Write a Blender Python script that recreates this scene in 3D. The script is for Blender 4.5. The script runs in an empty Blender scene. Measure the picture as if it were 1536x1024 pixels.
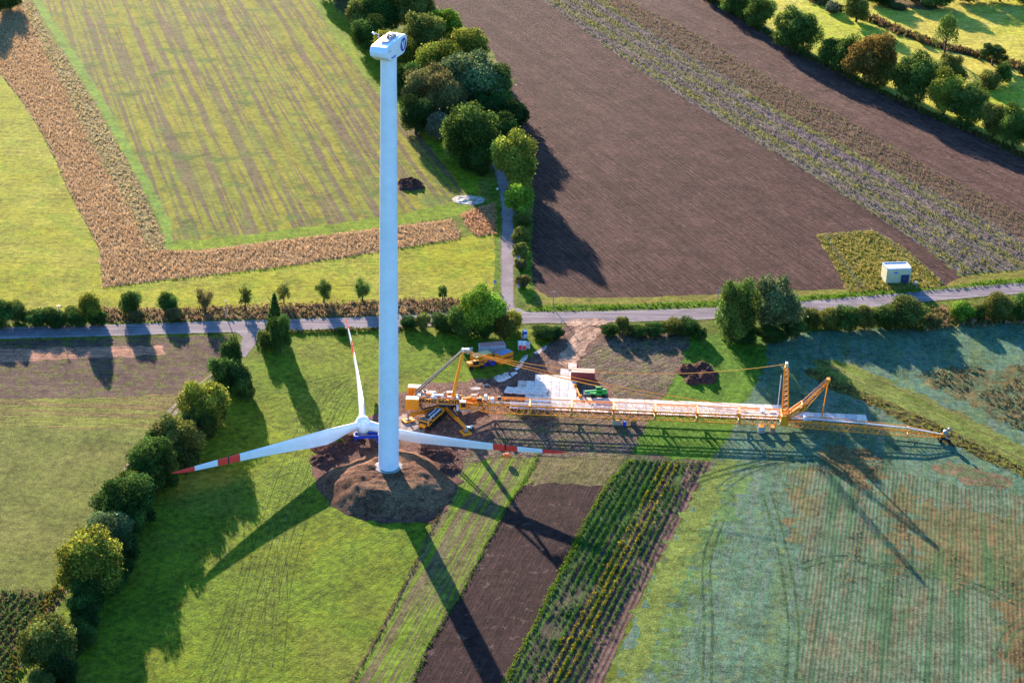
import bpy, math, random
import numpy as np
from mathutils import Vector, Matrix, noise as mn
random.seed(7); RS = np.random.RandomState(11)
sc = bpy.context.scene; C = sc.collection
R = math.radians
# ---------------------------------------------------------------- camera
CF, CP, CR, CH = 2910.0, R(25.929), R(1.7698), 242.4
F = Vector((0, math.cos(CP), -math.sin(CP))); Rx = Vector((1, 0, 0)); Ux = Rx.cross(F)
RV = math.cos(CR)*Rx + math.sin(CR)*Ux; UV = -math.sin(CR)*Rx + math.cos(CR)*Ux
CAM = Vector((0, 0, CH))
def at(x, y, z=0.0):
    d = F + RV*((x-768)/CF) - UV*((y-512)/CF)
    return CAM + d*((z-CH)/d.z)
def pxm(P): return CF/((Vector(P)-CAM).dot(F))
cd = bpy.data.cameras.new('camera'); cam = bpy.data.objects.new('camera', cd); C.objects.link(cam)
M = Matrix((RV, UV, -F)).transposed().to_4x4(); M.translation = CAM
cam.matrix_world = M
cd.sensor_width = 36; cd.lens = 36*CF/1536; cd.clip_start = 1; cd.clip_end = 20000
sc.camera = cam
# ---------------------------------------------------------------- light
SAZ, SEL = R(18.5), R(13.5)
w = bpy.data.worlds.new('World'); sc.world = w; w.use_nodes = True
nt = w.node_tree; bg = nt.nodes['Background']; sk = nt.nodes.new('ShaderNodeTexSky')
sk.sky_type = 'NISHITA'; sk.sun_disc = False; sk.sun_elevation = SEL; sk.sun_rotation = -SAZ
sk.air_density = 1.0; sk.dust_density = 0.6; sk.ozone_density = 5.0
nt.links.new(sk.outputs[0], bg.inputs[0]); hs_ = nt.nodes.new('ShaderNodeHueSaturation'); hs_.inputs['Saturation'].default_value = 1.12
nt.links.new(sk.outputs[0], hs_.inputs['Color']); nt.links.new(hs_.outputs[0], bg.inputs[0]); bg.inputs[1].default_value = 0.115
sd = bpy.data.lights.new('sun', 'SUN'); sd.energy = 5.0; sd.angle = R(0.5); sd.color = (1, .84, .66)
so = bpy.data.objects.new('sun', sd); C.objects.link(so)
tosun = Vector((-math.sin(SAZ)*math.cos(SEL), math.cos(SAZ)*math.cos(SEL), math.sin(SEL)))
so.rotation_euler = tosun.to_track_quat('Z', 'Y').to_euler(); so.location = (0, 0, 300)
vs = sc.view_settings; vs.view_transform = 'Standard'; vs.look = 'None'; vs.gamma = 1; vs.exposure = 2.17
# ---------------------------------------------------------------- material helpers
def lin(c):
    return tuple(((v/255)/12.92 if v/255 <= .04045 else ((v/255+.055)/1.055)**2.4) for v in c)
def G(c, s=1.22, k=.97):
    L = .25*c[0]+.65*c[1]+.1*c[2]
    return tuple(max(.009, (L+(v-L)*s)*k) for v in c)
class NT:
    def __init__(s, name):
        s.m = bpy.data.materials.new(name); s.m.use_nodes = True; s.t = s.m.node_tree
        s.b = s.t.nodes['Principled BSDF']; s.b.inputs['Roughness'].default_value = .9
        s.b.inputs['Specular IOR Level'].default_value = .15
    def n(s, typ, **kw):
        o = s.t.nodes.new('ShaderNode'+typ)
        for k, v in kw.items(): setattr(o, k, v)
        return o
    def l(s, a, b): s.t.links.new(a, b)
    def mth(s, op, a, b=None, c=None):
        o = s.n('Math', operation=op)
        for i, v in enumerate((a, b, c)):
            if v is None: continue
            if isinstance(v, (int, float)): o.inputs[i].default_value = v
            else: s.l(v, o.inputs[i])
        return o.outputs[0]
    def pos(s): 
        if not hasattr(s, '_p'): s._p = s.n('TexCoord').outputs['Object']
        return s._p
    def tex(s, kind, *a, fine=False):
        p = s.pos()
        if fine: a = (a[0]*1.9, a[1]+2) if kind == 'n' else (a[0], a[1]*(.75 if kind == 's' else 1), a[2]*(.6 if kind == 's' else 1))
        if kind == 'n':
            sca, det = a[:2]
            o = s.n('TexNoise'); s.l(p, o.inputs['Vector']); o.inputs['Scale'].default_value = sca
            o.inputs['Detail'].default_value = det; o.inputs['Roughness'].default_value = .72 if fine else .64
            return o.outputs['Fac']
        ang, across, along = a[:3]
        r = s.n('VectorRotate', rotation_type='Z_AXIS'); s.l(p, r.inputs['Vector']); r.inputs['Angle'].default_value = -R(ang)
        if kind == 's':
            v = s.n('VectorMath', operation='MULTIPLY'); s.l(r.outputs[0], v.inputs[0]); v.inputs[1].default_value = (1/along, 1/across, 1)
            o = s.n('TexNoise'); s.l(v.outputs[0], o.inputs['Vector']); o.inputs['Scale'].default_value = 1
            o.inputs['Detail'].default_value = 4; o.inputs['Roughness'].default_value = .62
            return o.outputs['Fac']
        if kind == 'w':   # across = period, along = wobble
            sx = s.n('SeparateXYZ'); s.l(r.outputs[0], sx.inputs[0])
            nn = s.n('TexNoise'); s.l(p, nn.inputs['Vector']); nn.inputs['Scale'].default_value = .05; nn.inputs['Detail'].default_value = 3
            y = s.mth('ADD', sx.outputs[1], s.mth('MULTIPLY', nn.outputs['Fac'], along*10))
            return s.mth('ADD', s.mth('MULTIPLY', s.mth('SINE', s.mth('MULTIPLY', y, 2*math.pi/across)), .5), .5)
    def build(s, base, layers=(), bump=(), rough=None, g=False):
        if g: s.b.inputs['Specular IOR Level'].default_value = 0.03
        if g: base = G(base); layers = [(*L[:4], G(L[4]), L[5]) for L in layers]
        rgb = s.n('RGB'); rgb.outputs[0].default_value = (*base, 1); col = rgb.outputs[0]
        for L in layers:
            kind, args, lo, hi, c, amt = L
            if g and kind == 's': m_ = (lo+hi)/2; h_ = (hi-lo)*.28; lo, hi = m_-h_, m_+h_
            if g and kind == 'n' and args[0] >= .1: m_ = (lo+hi)/2-.035; h_ = (hi-lo)*.32; lo, hi = m_-h_, m_+h_
            f = s.tex(kind, *args)
            mr = s.n('MapRange'); s.l(f, mr.inputs[0]); mr.inputs[1].default_value = lo; mr.inputs[2].default_value = hi
            mr.inputs[3].default_value = 0; mr.inputs[4].default_value = amt
            mx = s.n('Mix', data_type='RGBA'); s.l(mr.outputs[0], mx.inputs[0]); s.l(col, mx.inputs[6]); mx.inputs[7].default_value = (*c, 1)
            col = mx.outputs[2]
        if g and 'asphalt' not in s.m.name:
            q = None
            for sc_, de, am in ((.11, 4, 1.5), (.55, 5, 2.2), (2.4, 4, 2.4), (5.0, 2, 1.2)):
                t = s.mth('MULTIPLY_ADD', s.tex('n', sc_, de), am, -am/2); q = t if q is None else s.mth('ADD', q, t)
            q = s.mth('MINIMUM', s.mth('MAXIMUM', s.mth('ADD', q, 1.0), .3), 1.9)
            vm = s.n('VectorMath', operation='SCALE'); s.l(col, vm.inputs[0]); s.l(q, vm.inputs['Scale']); col = vm.outputs[0]
        s.l(col, s.b.inputs['Base Color'])
        h = None
        for kind, args, amp in bump:
            f = s.mth('MULTIPLY', s.tex(kind, *args, fine=True), amp*(1.05 if kind == 'n' else 1.1))
            h = f if h is None else s.mth('ADD', h, f)
        if h is not None:
            b = s.n('Bump'); b.inputs['Strength'].default_value = 1; b.inputs['Distance'].default_value = 1
            s.l(h, b.inputs['Height']); s.l(b.outputs[0], s.b.inputs['Normal'])
        if rough is not None: s.b.inputs['Roughness'].default_value = rough
        return s.m
def paint(name, c, rough=.45, metal=0, wear=.12, spec=.4):
    s = NT(name); s.b.inputs['Specular IOR Level'].default_value = spec; s.b.inputs['Metallic'].default_value = metal
    d = tuple(v*.45+.02 for v in c)
    return s.build(c, [('n', (1.3, 4), .45, .75, d, wear*3), ('n', (.25, 3), .4, .7, tuple(v*.8 for v in c), .5)], [('n', (3, 3), .01)], rough)
# ---------------------------------------------------------------- mesh helpers
class MB:
    def __init__(s): s.v = []; s.f = []; s.mi = []
    def add(s, vs_, fs, mi=0):
        o = len(s.v); s.v += [tuple(v) for v in vs_]; s.f += [tuple(i+o for i in f) for f in fs]; s.mi += [mi]*len(fs); return s
    def box(s, c, sz, rz=0, rx=0, ry=0, bev=0.0, mi=0, taper=1.0):
        hx, hy, hz = (k/2 for k in sz)
        Rm = Matrix.Rotation(rz, 3, 'Z') @ Matrix.Rotation(ry, 3, 'Y') @ Matrix.Rotation(rx, 3, 'X')
        c = Vector(c)
        if bev <= 0:
            P = [Vector((x*hx*(taper if z > 0 else 1), y*hy*(taper if z > 0 else 1), z*hz)) for z in (-1, 1) for y in (-1, 1) for x in (-1, 1)]
            fs = [(0,2,3,1),(4,5,7,6),(0,1,5,4),(2,6,7,3),(0,4,6,2),(1,3,7,5)]
            return s.add([c+Rm@p for p in P], fs, mi)
        b = min(bev, hx*.9, hy*.9, hz*.9)
        rings = []
        for z, k in ((-hz, b), (-hz+b, 0), (hz-b, 0), (hz, b)):
            x1, y1 = hx-k, hy-k; q = b if k == 0 else b*.4
            rings.append([(-x1+q,-y1,z),(x1-q,-y1,z),(x1,-y1+q,z),(x1,y1-q,z),(x1-q,y1,z),(-x1+q,y1,z),(-x1,y1-q,z),(-x1,-y1+q,z)])
        P = [c+Rm@Vector(p) for r in rings for p in r]
        fs = [tuple(range(7,-1,-1)), tuple(range(24,32))]
        for k in range(3):
            for i in range(8):
                j = (i+1) % 8; fs.append((k*8+i, k*8+j, k*8+8+j, k*8+8+i))
        return s.add(P, fs, mi)
    def tube(s, p0, p1, r0, r1=None, n=6, mi=0, cap=True):
        p0 = Vector(p0); p1 = Vector(p1); r1 = r0 if r1 is None else r1
        d = (p1-p0); 
        if d.length < 1e-6: return s
        d.normalize(); a = d.orthogonal().normalized(); b = d.cross(a)
        P = []
        for p, r in ((p0, r0), (p1, r1)):
            for i in range(n):
                t = 2*math.pi*i/n; P.append(p+a*(r*math.cos(t))+b*(r*math.sin(t)))
        fs = [(i, (i+1) % n, n+(i+1) % n, n+i) for i in range(n)]
        if cap: fs += [tuple(range(n-1, -1, -1)), tuple(range(n, 2*n))]
        return s.add(P, fs, mi)
    def path(s, pts, r, n=5, mi=0):
        for a, b in zip(pts[:-1], pts[1:]): s.tube(a, b, r, n=n, mi=mi)
        return s
    def lathe(s, prof, c=(0,0,0), n=32, axis='Z', mi=0):
        c = Vector(c); P = []
        for (r, z) in prof:
            for i in range(n):
                t = 2*math.pi*i/n; v = Vector((r*math.cos(t), r*math.sin(t), z))
                if axis == 'Y': v = Vector((v.x, v.z, v.y))
                if axis == 'X': v = Vector((v.z, v.x, v.y))
                P.append(c+v)
        fs = []
        for k in range(len(prof)-1):
            for i in range(n):
                j = (i+1) % n; fs.append((k*n+i, k*n+j, (k+1)*n+j, (k+1)*n+i))
        fs.append(tuple(range(n-1, -1, -1))); fs.append(tuple((len(prof)-1)*n+i for i in range(n)))
        return s.add(P, fs, mi)
    def prism(s, poly, y0, y1, mi=0):      # poly in (x,z), extruded over y
        n = len(poly)
        P = [(x, y0, z) for x, z in poly]+[(x, y1, z) for x, z in poly]
        fs = [tuple(range(n)), tuple(range(2*n-1, n-1, -1))]+[(i, n+i, n+(i+1) % n, (i+1) % n) for i in range(n)]
        return s.add(P, fs, mi)
    def build(s, name, mats, parent=None, smooth=False, loc=None, rot=None, fixn=True):
        me = bpy.data.meshes.new(name); me.from_pydata(s.v, [], s.f)
        if not isinstance(mats, (list, tuple)): mats = [mats]
        for m in mats: me.materials.append(m)
        me.polygons.foreach_set('material_index', s.mi)
        if fixn:
            import bmesh
            bm = bmesh.new(); bm.from_mesh(me); bmesh.ops.recalc_face_normals(bm, faces=bm.faces); bm.to_mesh(me); bm.free()
        if smooth:
            me.polygons.foreach_set('use_smooth', [True]*len(me.polygons))
            if smooth != 'all':
                me.set_sharp_from_angle(angle=R(35))
        me.update()
        o = bpy.data.objects.new(name, me); C.objects.link(o)
        if parent: o.parent = parent
        if loc is not None: o.location = loc
        if rot is not None: o.rotation_euler = rot
        return o
def tag(o, label=None, cat=None, group=None, kind=None):
    if label: o['label'] = label
    if cat: o['category'] = cat
    if group: o['group'] = group
    if kind: o['kind'] = kind
    return o
def empty(name, loc, rz=0, label=None, cat=None, group=None):
    o = bpy.data.objects.new(name, None); C.objects.link(o); o.location = loc; o.rotation_euler = (0, 0, rz)
    o.empty_display_size = .5
    return tag(o, label, cat, group)
def copy_tree(o, parent=None):
    c = o.copy(); C.objects.link(c)
    if parent: c.parent = parent
    for ch in list(o.children): copy_tree(ch, c)
    return c
ORD = ['first','second','third','fourth','fifth','sixth','seventh','eighth','ninth','tenth','eleventh','twelfth','thirteenth','fourteenth','fifteenth','sixteenth','seventeenth','eighteenth','nineteenth','twentieth']
def ordn(i):
    if i < 20: return ORD[i]
    t = ['twenty','thirty','forty','fifty'][(i+1)//10-2]; u = (i+1) % 10
    return (t[:-1]+'ieth') if u == 0 else t+'-'+ORD[u-1]
# ================================================================ GROUND
def poly_world(pts): return [at(x, y) for x, y in pts]
LEV = [0]
def field(name, pts, mat, jit=.35, step=2.0, lev=None, world=False):
    W = [Vector(p) for p in pts] if world else poly_world(pts)
    out = []
    for i, a in enumerate(W):
        b = W[(i+1) % len(W)]; d = (b-a); n = max(1, min(90, int(d.length/step)))
        nx = Vector((-d.y, d.x, 0)).normalized() if d.length > 0 else Vector()
        for k in range(n):
            p = a+d*(k/n)
            if jit and k: p = p+nx*(jit*2*mn.noise((p.x*.31, p.y*.31, len(name)))+jit*.8*mn.noise((p.x*1.7, p.y*1.7, 3)))
            out.append(p)
    if lev is None: LEV[0] += 1
    z = .002*LEV[0] if lev is None else lev
    from mathutils.geometry import delaunay_2d_cdt
    vs2, _, fs2, _, _, _ = delaunay_2d_cdt([Vector((p.x, p.y)) for p in out], [], [list(range(len(out)))], 1, 1e-4)
    vs3 = [(v.x, v.y, z) for v in vs2]; ff = []
    for f in fs2:
        a_, b_, c_ = (vs2[f[0]], vs2[f[1]], vs2[f[2]])
        ff.append(tuple(f) if (b_.x-a_.x)*(c_.y-a_.y)-(b_.y-a_.y)*(c_.x-a_.x) > 0 else tuple(f[::-1]))
    me = bpy.data.meshes.new(name); me.from_pydata(vs3, [], ff); me.update()
    me.materials.append(mat)
    o = bpy.data.objects.new(name, me); C.objects.link(o)
    tag(o, kind='structure'); return o
def gm(name, base, layers=(), bump=()): 
    return NT(name).build(base, layers, bump, g=True)
# colours (albedo)
GR = (.085,.115,.022); GRL = (.16,.17,.04); GRD = (.035,.07,.02); SOIL = (.062,.040,.036); SOILL = (.115,.080,.066); TAN = (.20,.15,.07)
RUST = (.36,.22,.12); RUSTD = (.13,.065,.035)
turf = [('n', (.05,4), .4,.65, GRL, .7), ('n', (.5,5), .45,.7, GRD, .6), ('n', (2.2,4), .5,.75, (.19,.19,.06), .45)]
tb = [('n', (.9,4), .5), ('n', (3.0,3), .16)]
m_base = gm('verge_turf', GR, turf+[('n', (.16,4), .5,.68, TAN, .5)], tb)
gnd = MB().add([(-6000,-3000,0),(6000,-3000,0),(6000,9000,0),(-6000,9000,0)], [(0,1,2,3)]).build('ground', m_base); tag(gnd, kind='structure')
# ---- upper left
m_pale = gm('pale_meadow', (.235,.225,.04), [('n', (.035,5), .4,.62, (.27,.245,.07), .8), ('n', (.12,5), .48,.7, (.17,.21,.04), .7), ('n', (.7,5), .5,.75, (.11,.15,.03), .5),
     ('s', (4,1.2,14), .5,.7, (.15,.17,.045), .35)], [('n', (.8,4), .4), ('s', (4,1.3,14), .3), ('n', (3,3), .12)])
field('meadow', [(-230,60),(-60,80),(0,112),(30,150),(62,200),(82,240),(102,288),(128,335),(148,375),(153,428),(300,413),(400,401),(560,377),(688,357),(750,345),(754,462),(640,462),(300,470),(0,472),(-260,470)], m_pale)
A1 = -72.5
m_strip = gm('striped_catch_crop', (.18,.19,.04),
   [('s', (A1,3.4,160), .44,.56, (.23,.20,.03), .85), ('s', (A1,2.2,120), .47,.56, (.105,.066,.06), .95), ('s', (A1,8,120), .5,.66, (.11,.12,.045), .45),
    ('n', (.09,4), .54,.64, (.05,.10,.03), .75), ('n', (1.1,4), .5,.66, (.075,.075,.03), .6), ('n', (2.7,3), .5,.7, (.27,.26,.06), .5)],
   [('n', (1.3,4), .38), ('s', (A1,.9,30), .22), ('n', (3.5,3), .10)])
field('striped_field', [(20,-60),(48,0),(95,75),(150,165),(205,265),(240,335),(250,374),(300,374),(500,352),(600,338),(690,322),(722,300),(715,262),(660,200),(610,140),(560,80),(500,0),(470,-60)], m_strip)
m_edge = gm('bright_grass_margin', (.15,.20,.03), [('n', (.3,4), .45,.7, (.10,.15,.03), .8), ('s', (A1,1.0,40), .5,.65, (.23,.25,.04), .6)], tb)
field('grass_margin', [(488,-60),(505,0),(560,80),(610,140),(660,200),(715,262),(722,300),(700,290),(660,235),(600,172),(560,135),(500,55),(465,0),(440,-60)], m_edge, jit=1.2)
field('grass_margin', [(250,374),(300,374),(500,352),(600,338),(690,322),(722,296),(690,300),(600,322),(480,338),(300,360),(243,358)], m_edge, jit=.8)
field('grass_margin', [(38,-20),(48,0),(95,75),(150,165),(205,265),(240,335),(250,374),(262,374),(258,340),(222,265),(165,165),(110,75),(60,0),(50,-20)], gm('blue_green_margin', (.11,.19,.05), [('n',(.4,4),.4,.7,(.19,.23,.05),.8)], tb), jit=.5)
m_reed = gm('rust_reed_ground', RUST, [('n', (.12,4), .4,.7, (.42,.28,.16), .8), ('n', (.8,5), .5,.7, (.22,.13,.07), .6)], [('n', (.9,5), 1.0), ('n', (3,3), .25)])
m_lump = gm('tan_tussock_ground', (.36,.28,.15), [('n', (.8,5), .42,.6, (.10,.085,.04), .9), ('n', (.25,3), .5,.7, (.24,.15,.08), .7)], [('n', (.8,4), 1.1), ('n', (2.5,3), .3)])
REED = [(-60,-20),(0,14),(22,0),(40,20),(62,70),(90,120),(118,180),(150,240),(182,290),(210,345),(225,376),(300,376),(400,363),(500,351),(600,338),(678,330),(690,345),(688,358),(560,379),(400,403),(290,415),(153,431),(150,375),(130,335),(104,288),(84,240),(64,200),(32,150),(0,110),(-60,80)]
LUMP = [(22,0),(48,2),(75,55),(95,80),(150,168),(205,268),(238,337),(250,376),(225,378),(210,345),(182,290),(150,240),(118,180),(90,120),(62,70),(40,20)]
field('reed_strip_soil', REED, m_reed, jit=.6); field('tussock_strip_soil', LUMP, m_lump, jit=.8)
REED2 = [(690,322),(715,312),(744,305),(746,352),(730,352),(716,356),(700,340)]
field('reed_strip_soil', REED2, m_reed, jit=.6)
# ---- ploughed fields upper centre / right
def plough(name, base, light, ang, per=.95):
    return gm(name, base, [('n', (.02,4), .4,.65, light, .6), ('w', (ang,1.5,.12), .3,.9, tuple(v*1.25 for v in light), .45), ('s', (ang,1.5,60), .42,.62, tuple(v*.6 for v in base), .6), ('s', (ang,1.0,14), .45,.66, light, .9), ('s', (ang,.55,4), .52,.72, tuple(v*1.8 for v in light), .7), ('n', (1.9,4), .5,.72, tuple(v*.45 for v in base), .7),
       ('s', (ang,9,300), .52,.62, tuple(v*.75 for v in base), .5)],
       [('w', (ang,1.5,.12), .16), ('s', (ang,.75,5), .34), ('n', (1.8,4), .36), ('n', (4.5,2), .07)])
m_pl1 = plough('ploughed_soil', (.056,.030,.026), (.094,.054,.045), -65)
field('ploughed_field', [(560,-60),(610,-4),(640,10),(700,42),(742,82),(770,150),(792,220),(800,300),(797,400),(803,440),(820,447),(950,446),(1050,442),(1160,436),(1262,434),(1275,437),(1420,428),(1445,416),(1380,367),(1300,314),(1200,252),(1100,192),(1000,132),(900,64),(815,0),(745,-60)], m_pl1, jit=.7)
m_flow = gm('flower_strip_soil', (.145,.125,.085), [('s', (-63,5,160), .46,.54, (.17,.125,.14), .8), ('s', (-63,4,150), .54,.64, (.15,.17,.06), .7), ('n', (.9,5), .5,.66, (.07,.065,.045), .8), ('n', (2.2,3), .58,.68, (.30,.28,.12), .6)], [('n', (1,4), .55), ('n', (3,3), .18)])
FLOW = [(745,-60),(815,0),(900,64),(1000,132),(1100,192),(1200,252),(1300,314),(1380,367),(1442,412),(1480,408),(1620,398),(1620,408),(1536,362),(1400,287),(1280,227),(1180,172),(1080,112),(980,52),(905,0),(830,-60)]
field('flower_strip', FLOW, m_flow, jit=.5)
m_weed = gm('brown_weed_soil', (.11,.075,.055), [('n', (.6,5), .45,.65, (.06,.042,.035), .9), ('n', (.2,4), .5,.7, (.14,.105,.06), .6)], [('n', (.8,4), .8), ('n', (3,3), .22)])
WEED = [(830,-60),(905,0),(980,52),(1080,112),(1180,172),(1280,227),(1400,287),(1536,362),(1640,420),(1640,375),(1536,322),(1400,255),(1280,185),(1200,142),(1120,96),(1030,44),(940,0),(840,-60)]
field('weed_strip', WEED, m_weed, jit=.7)
m_pl2 = plough('red_ploughed_soil', (.075,.042,.037), (.115,.07,.058), -62)
field('ploughed_field', [(840,-60),(940,0),(1030,44),(1120,96),(1200,142),(1280,185),(1400,255),(1536,322),(1660,382),(1660,290),(1536,232),(1470,200),(1400,172),(1300,128),(1200,78),(1110,24),(1045,-12),(960,-60)], m_pl2, jit=.5)
m_gold = gm('golden_pasture', (.40,.34,.10), [('n', (.018,4), .4,.62, (.30,.33,.07), .9), ('n', (.07,5), .5,.7, (.45,.37,.15), .6), ('s', (-20,3,40), .5,.7, (.28,.28,.08), .4), ('n', (.8,4), .55,.75, (.20,.19,.05), .4)], [('n', (.6,4), .35), ('n', (2,3), .1)])
m_farm = gm('far_farmland', (.20,.20,.06), [('n', (.004,3), .45,.6, (.12,.15,.035), .9), ('n', (.3,4), .5,.7, (.08,.10,.03), .5)], [('n', (.6,4), .4)])
field('pasture', [(960,-60),(1045,-12),(1110,24),(1200,78),(1300,128),(1400,172),(1470,200),(1536,232),(1700,300),(1900,330),(1900,-120),(1500,-200),(960,-160)], m_gold, jit=.6)
m_brush = gm('dry_brush_ground', (.15,.10,.065), [('n', (.5,5), .45,.65, (.09,.085,.035), .9), ('n', (.2,4), .5,.7, (.24,.17,.09), .6)], [('n', (.6,4), 1.0), ('n', (3,3), .2)])
field('brush_bank', [(1200,-10),(1240,12),(1310,34),(1345,50),(1400,72),(1460,86),(1540,110),(1620,130),(1620,120),(1540,97),(1460,76),(1405,62),(1345,41),(1305,26),(1240,2),(1215,-10)], m_brush, jit=1.5)
field('brush_bank', [(1330,0),(1345,12),(1400,16),(1420,8),(1400,0)], m_brush, jit=1.5)
# ---- transformer lot
m_lot = gm('rank_grass', (.22,.19,.06), [('n', (.12,4), .42,.6, (.26,.20,.08), .9), ('n', (.35,5), .5,.66, (.075,.10,.02), .9), ('n', (1.5,4), .5,.7, (.30,.25,.11), .5)], [('n', (.5,5), 1.2), ('n', (2,3), .3)])
LOT = [(1225,352),(1310,345),(1360,375),(1415,425),(1400,432),(1290,438),(1272,438),(1255,405)]
field('rough_lot', LOT, m_lot, jit=.8)
# ---- verges of the road
m_vg = gm('green_verge', (.11,.165,.03), [('n', (.35,4), .45,.65, (.045,.085,.022), .9), ('n', (1.6,4), .5,.7, (.17,.22,.04), .6)], tb)
m_vt = gm('tan_verge', (.19,.16,.055), [('s', (2,1.5,20), .45,.62, (.13,.15,.035), .9), ('n', (.5,5), .5,.7, (.12,.09,.04), .7)], tb)
field('verge', [(822,446),(950,447),(1050,443),(1160,437),(1262,435),(1420,428),(1445,414),(1480,409),(1620,399),(1620,428),(1400,436),(1262,450),(1160,457),(950,463),(822,467),(785,466),(790,440),(805,432)], m_vt, jit=.5)
field('grass_verge', [(785,464),(820,458),(950,456),(1090,450),(1250,441),(1420,431),(1480,421),(1620,410),(1620,425),(1420,440),(1250,453),(1100,461),(950,467),(790,471)], m_vg, jit=.5)
field('grass_verge', [(752,250),(748,300),(751,400),(751,465),(738,465),(742,400),(742,330),(738,285)], m_vg, jit=.3)
field('grass_verge', [(772,320),(795,318),(797,400),(803,455),(778,460),(771,400)], m_vg, jit=.4)
m_wedge = gm('dry_bank', (.20,.12,.07), [('n', (.4,5), .45,.62, (.10,.095,.04), .9), ('n', (1.5,4), .5,.7, (.28,.19,.12), .6)], [('n', (.7,4), .8), ('n', (3,2), .2)])
field('roadside_bank', [(150,462),(250,463),(400,460),(560,452),(690,450),(692,473),(560,478),(300,488),(150,488)], m_wedge, jit=.8)
field('grass_verge', [(-200,487),(150,484),(300,480),(500,476),(700,470),(750,468),(750,474),(500,484),(300,489),(0,497),(-200,500)], m_vg, jit=.3)
# ---- lower left fields
UP = LEV[0]; LEV[0] = 0
m_dk = gm('dark_stubble_soil', (.095,.060,.052), [('s', (2,1.5,25), .46,.62, (.12,.085,.06), .8), ('n', (.3,5), .50,.66, (.11,.12,.035), .75), ('n', (1.8,4), .5,.7, (.05,.035,.03), .6)], [('n', (1.1,4), .4), ('s', (2,.8,12), .25)])
field('stubble_field', [(-200,512),(0,512),(250,505),(345,505),(330,545),(300,580),(268,612),(-200,618)], m_dk, jit=.6)
m_or = gm('light_orange_soil', (.30,.165,.115), [('s', (2,1.6,30), .46,.64, (.17,.095,.08), .9), ('n', (2,4), .5,.7, (.36,.22,.15), .6)], [('n', (1.1,4), .35), ('s', (2,.8,12), .2)])
field('bare_soil_strip', [(-200,528),(0,523),(120,520),(245,518),(250,531),(120,538),(0,543),(-200,550)], m_or, jit=.9)
m_gs = gm('striped_stubble', (.145,.15,.045), [('s', (0,2.2,70), .46,.56, (.14,.085,.05), .85), ('s', (0,1.2,30), .52,.66, (.08,.09,.03), .8), ('n', (1.2,4), .5,.7, (.20,.20,.07), .6)], [('s', (0,1.0,12), .3), ('n', (1.2,4), .3)])
field('stubble_field', [(-200,600),(0,598),(150,596),(276,590),(262,622),(232,660),(-200,660)], m_gs, jit=.8)
m_gt = gm('grazed_field', (.12,.14,.04), [('n', (.05,4), .42,.62, (.15,.13,.055), .6), ('n', (.5,5), .48,.66, (.085,.095,.03), .8), ('n', (1.9,4), .5,.68, (.21,.20,.08), .7), ('s', (-30,1.4,18), .55,.7, (.10,.10,.04), .4)], [('n', (1.1,4), .45), ('n', (3,3), .14)])
field('stubble_field', [(-260,642),(0,640),(242,645),(215,680),(160,760),(100,860),(75,900),(-260,905)], m_gt, jit=.7)
m_wild = gm('weedy_crop_soil', (.10,.085,.035), [('s', (-104,1.7,40), .45,.6, (.045,.06,.02), .9), ('n', (.8,4), .5,.7, (.16,.10,.06), .8)], [('s', (-104,1.6,30), .8), ('n', (1.2,4), .4)])
field('crop_field', [(-260,890),(0,884),(70,886),(92,874),(60,950),(15,1060),(-60,1180),(-260,1180)], m_wild, jit=.7)
# field lane with two wheel ruts
m_lane = gm('lane_grass', (.11,.12,.035), [('n', (.4,4), .45,.65, (.16,.13,.06), .9), ('n', (1.5,4), .5,.7, (.06,.08,.02), .8)], tb)
m_rut = gm('lane_gravel', (.26,.185,.15), [('n', (.4,5), .5,.65, (.17,.12,.09), .8), ('n', (2,4), .5,.7, (.34,.26,.22), .6)], [('n', (1.5,4), .15)])
LANE = [(378,500),(366,525),(345,545),(310,572),(275,600),(240,640),(220,668),(185,715),(150,775),(115,850),(85,905),(55,965),(20,1040),(-30,1150)]
def strip(name, pts, halfw, mat, off=0, jit=.12, lev=None, step=2.0):
    W = [at(x, y) for x, y in pts]; Lp, Rp = [], []
    # catmull resample
    Q = []
    for i in range(len(W)-1):
        p0 = W[max(i-1, 0)]; p1 = W[i]; p2 = W[i+1]; p3 = W[min(i+2, len(W)-1)]
        n = max(2, int((p2-p1).length/3))
        for k in range(n):
            t = k/n; Q.append(.5*((2*p1)+(p2-p0)*t+(2*p0-5*p1+4*p2-p3)*t*t+(3*p1-p0-3*p2+p3)*t**3))
    Q.append(W[-1])
    for i, q in enumerate(Q):
        d = (Q[min(i+1, len(Q)-1)]-Q[max(i-1, 0)]).normalized(); nn = Vector((-d.y, d.x, 0)); hw = halfw*(1+jit*2*mn.noise((q.x*.2, q.y*.2, 1)))
        Lp.append(q+nn*(off+hw)); Rp.append(q+nn*(off-hw))
    return field(name, Lp+Rp[::-1], mat, jit=0, world=True, lev=lev)
strip('field_lane', LANE, 2.2, m_lane, jit=.25)
strip('lane_rut', LANE, .42, m_rut, off=.95, jit=.5); strip('lane_rut', LANE, .42, m_rut, off=-.95, jit=.5)
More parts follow.
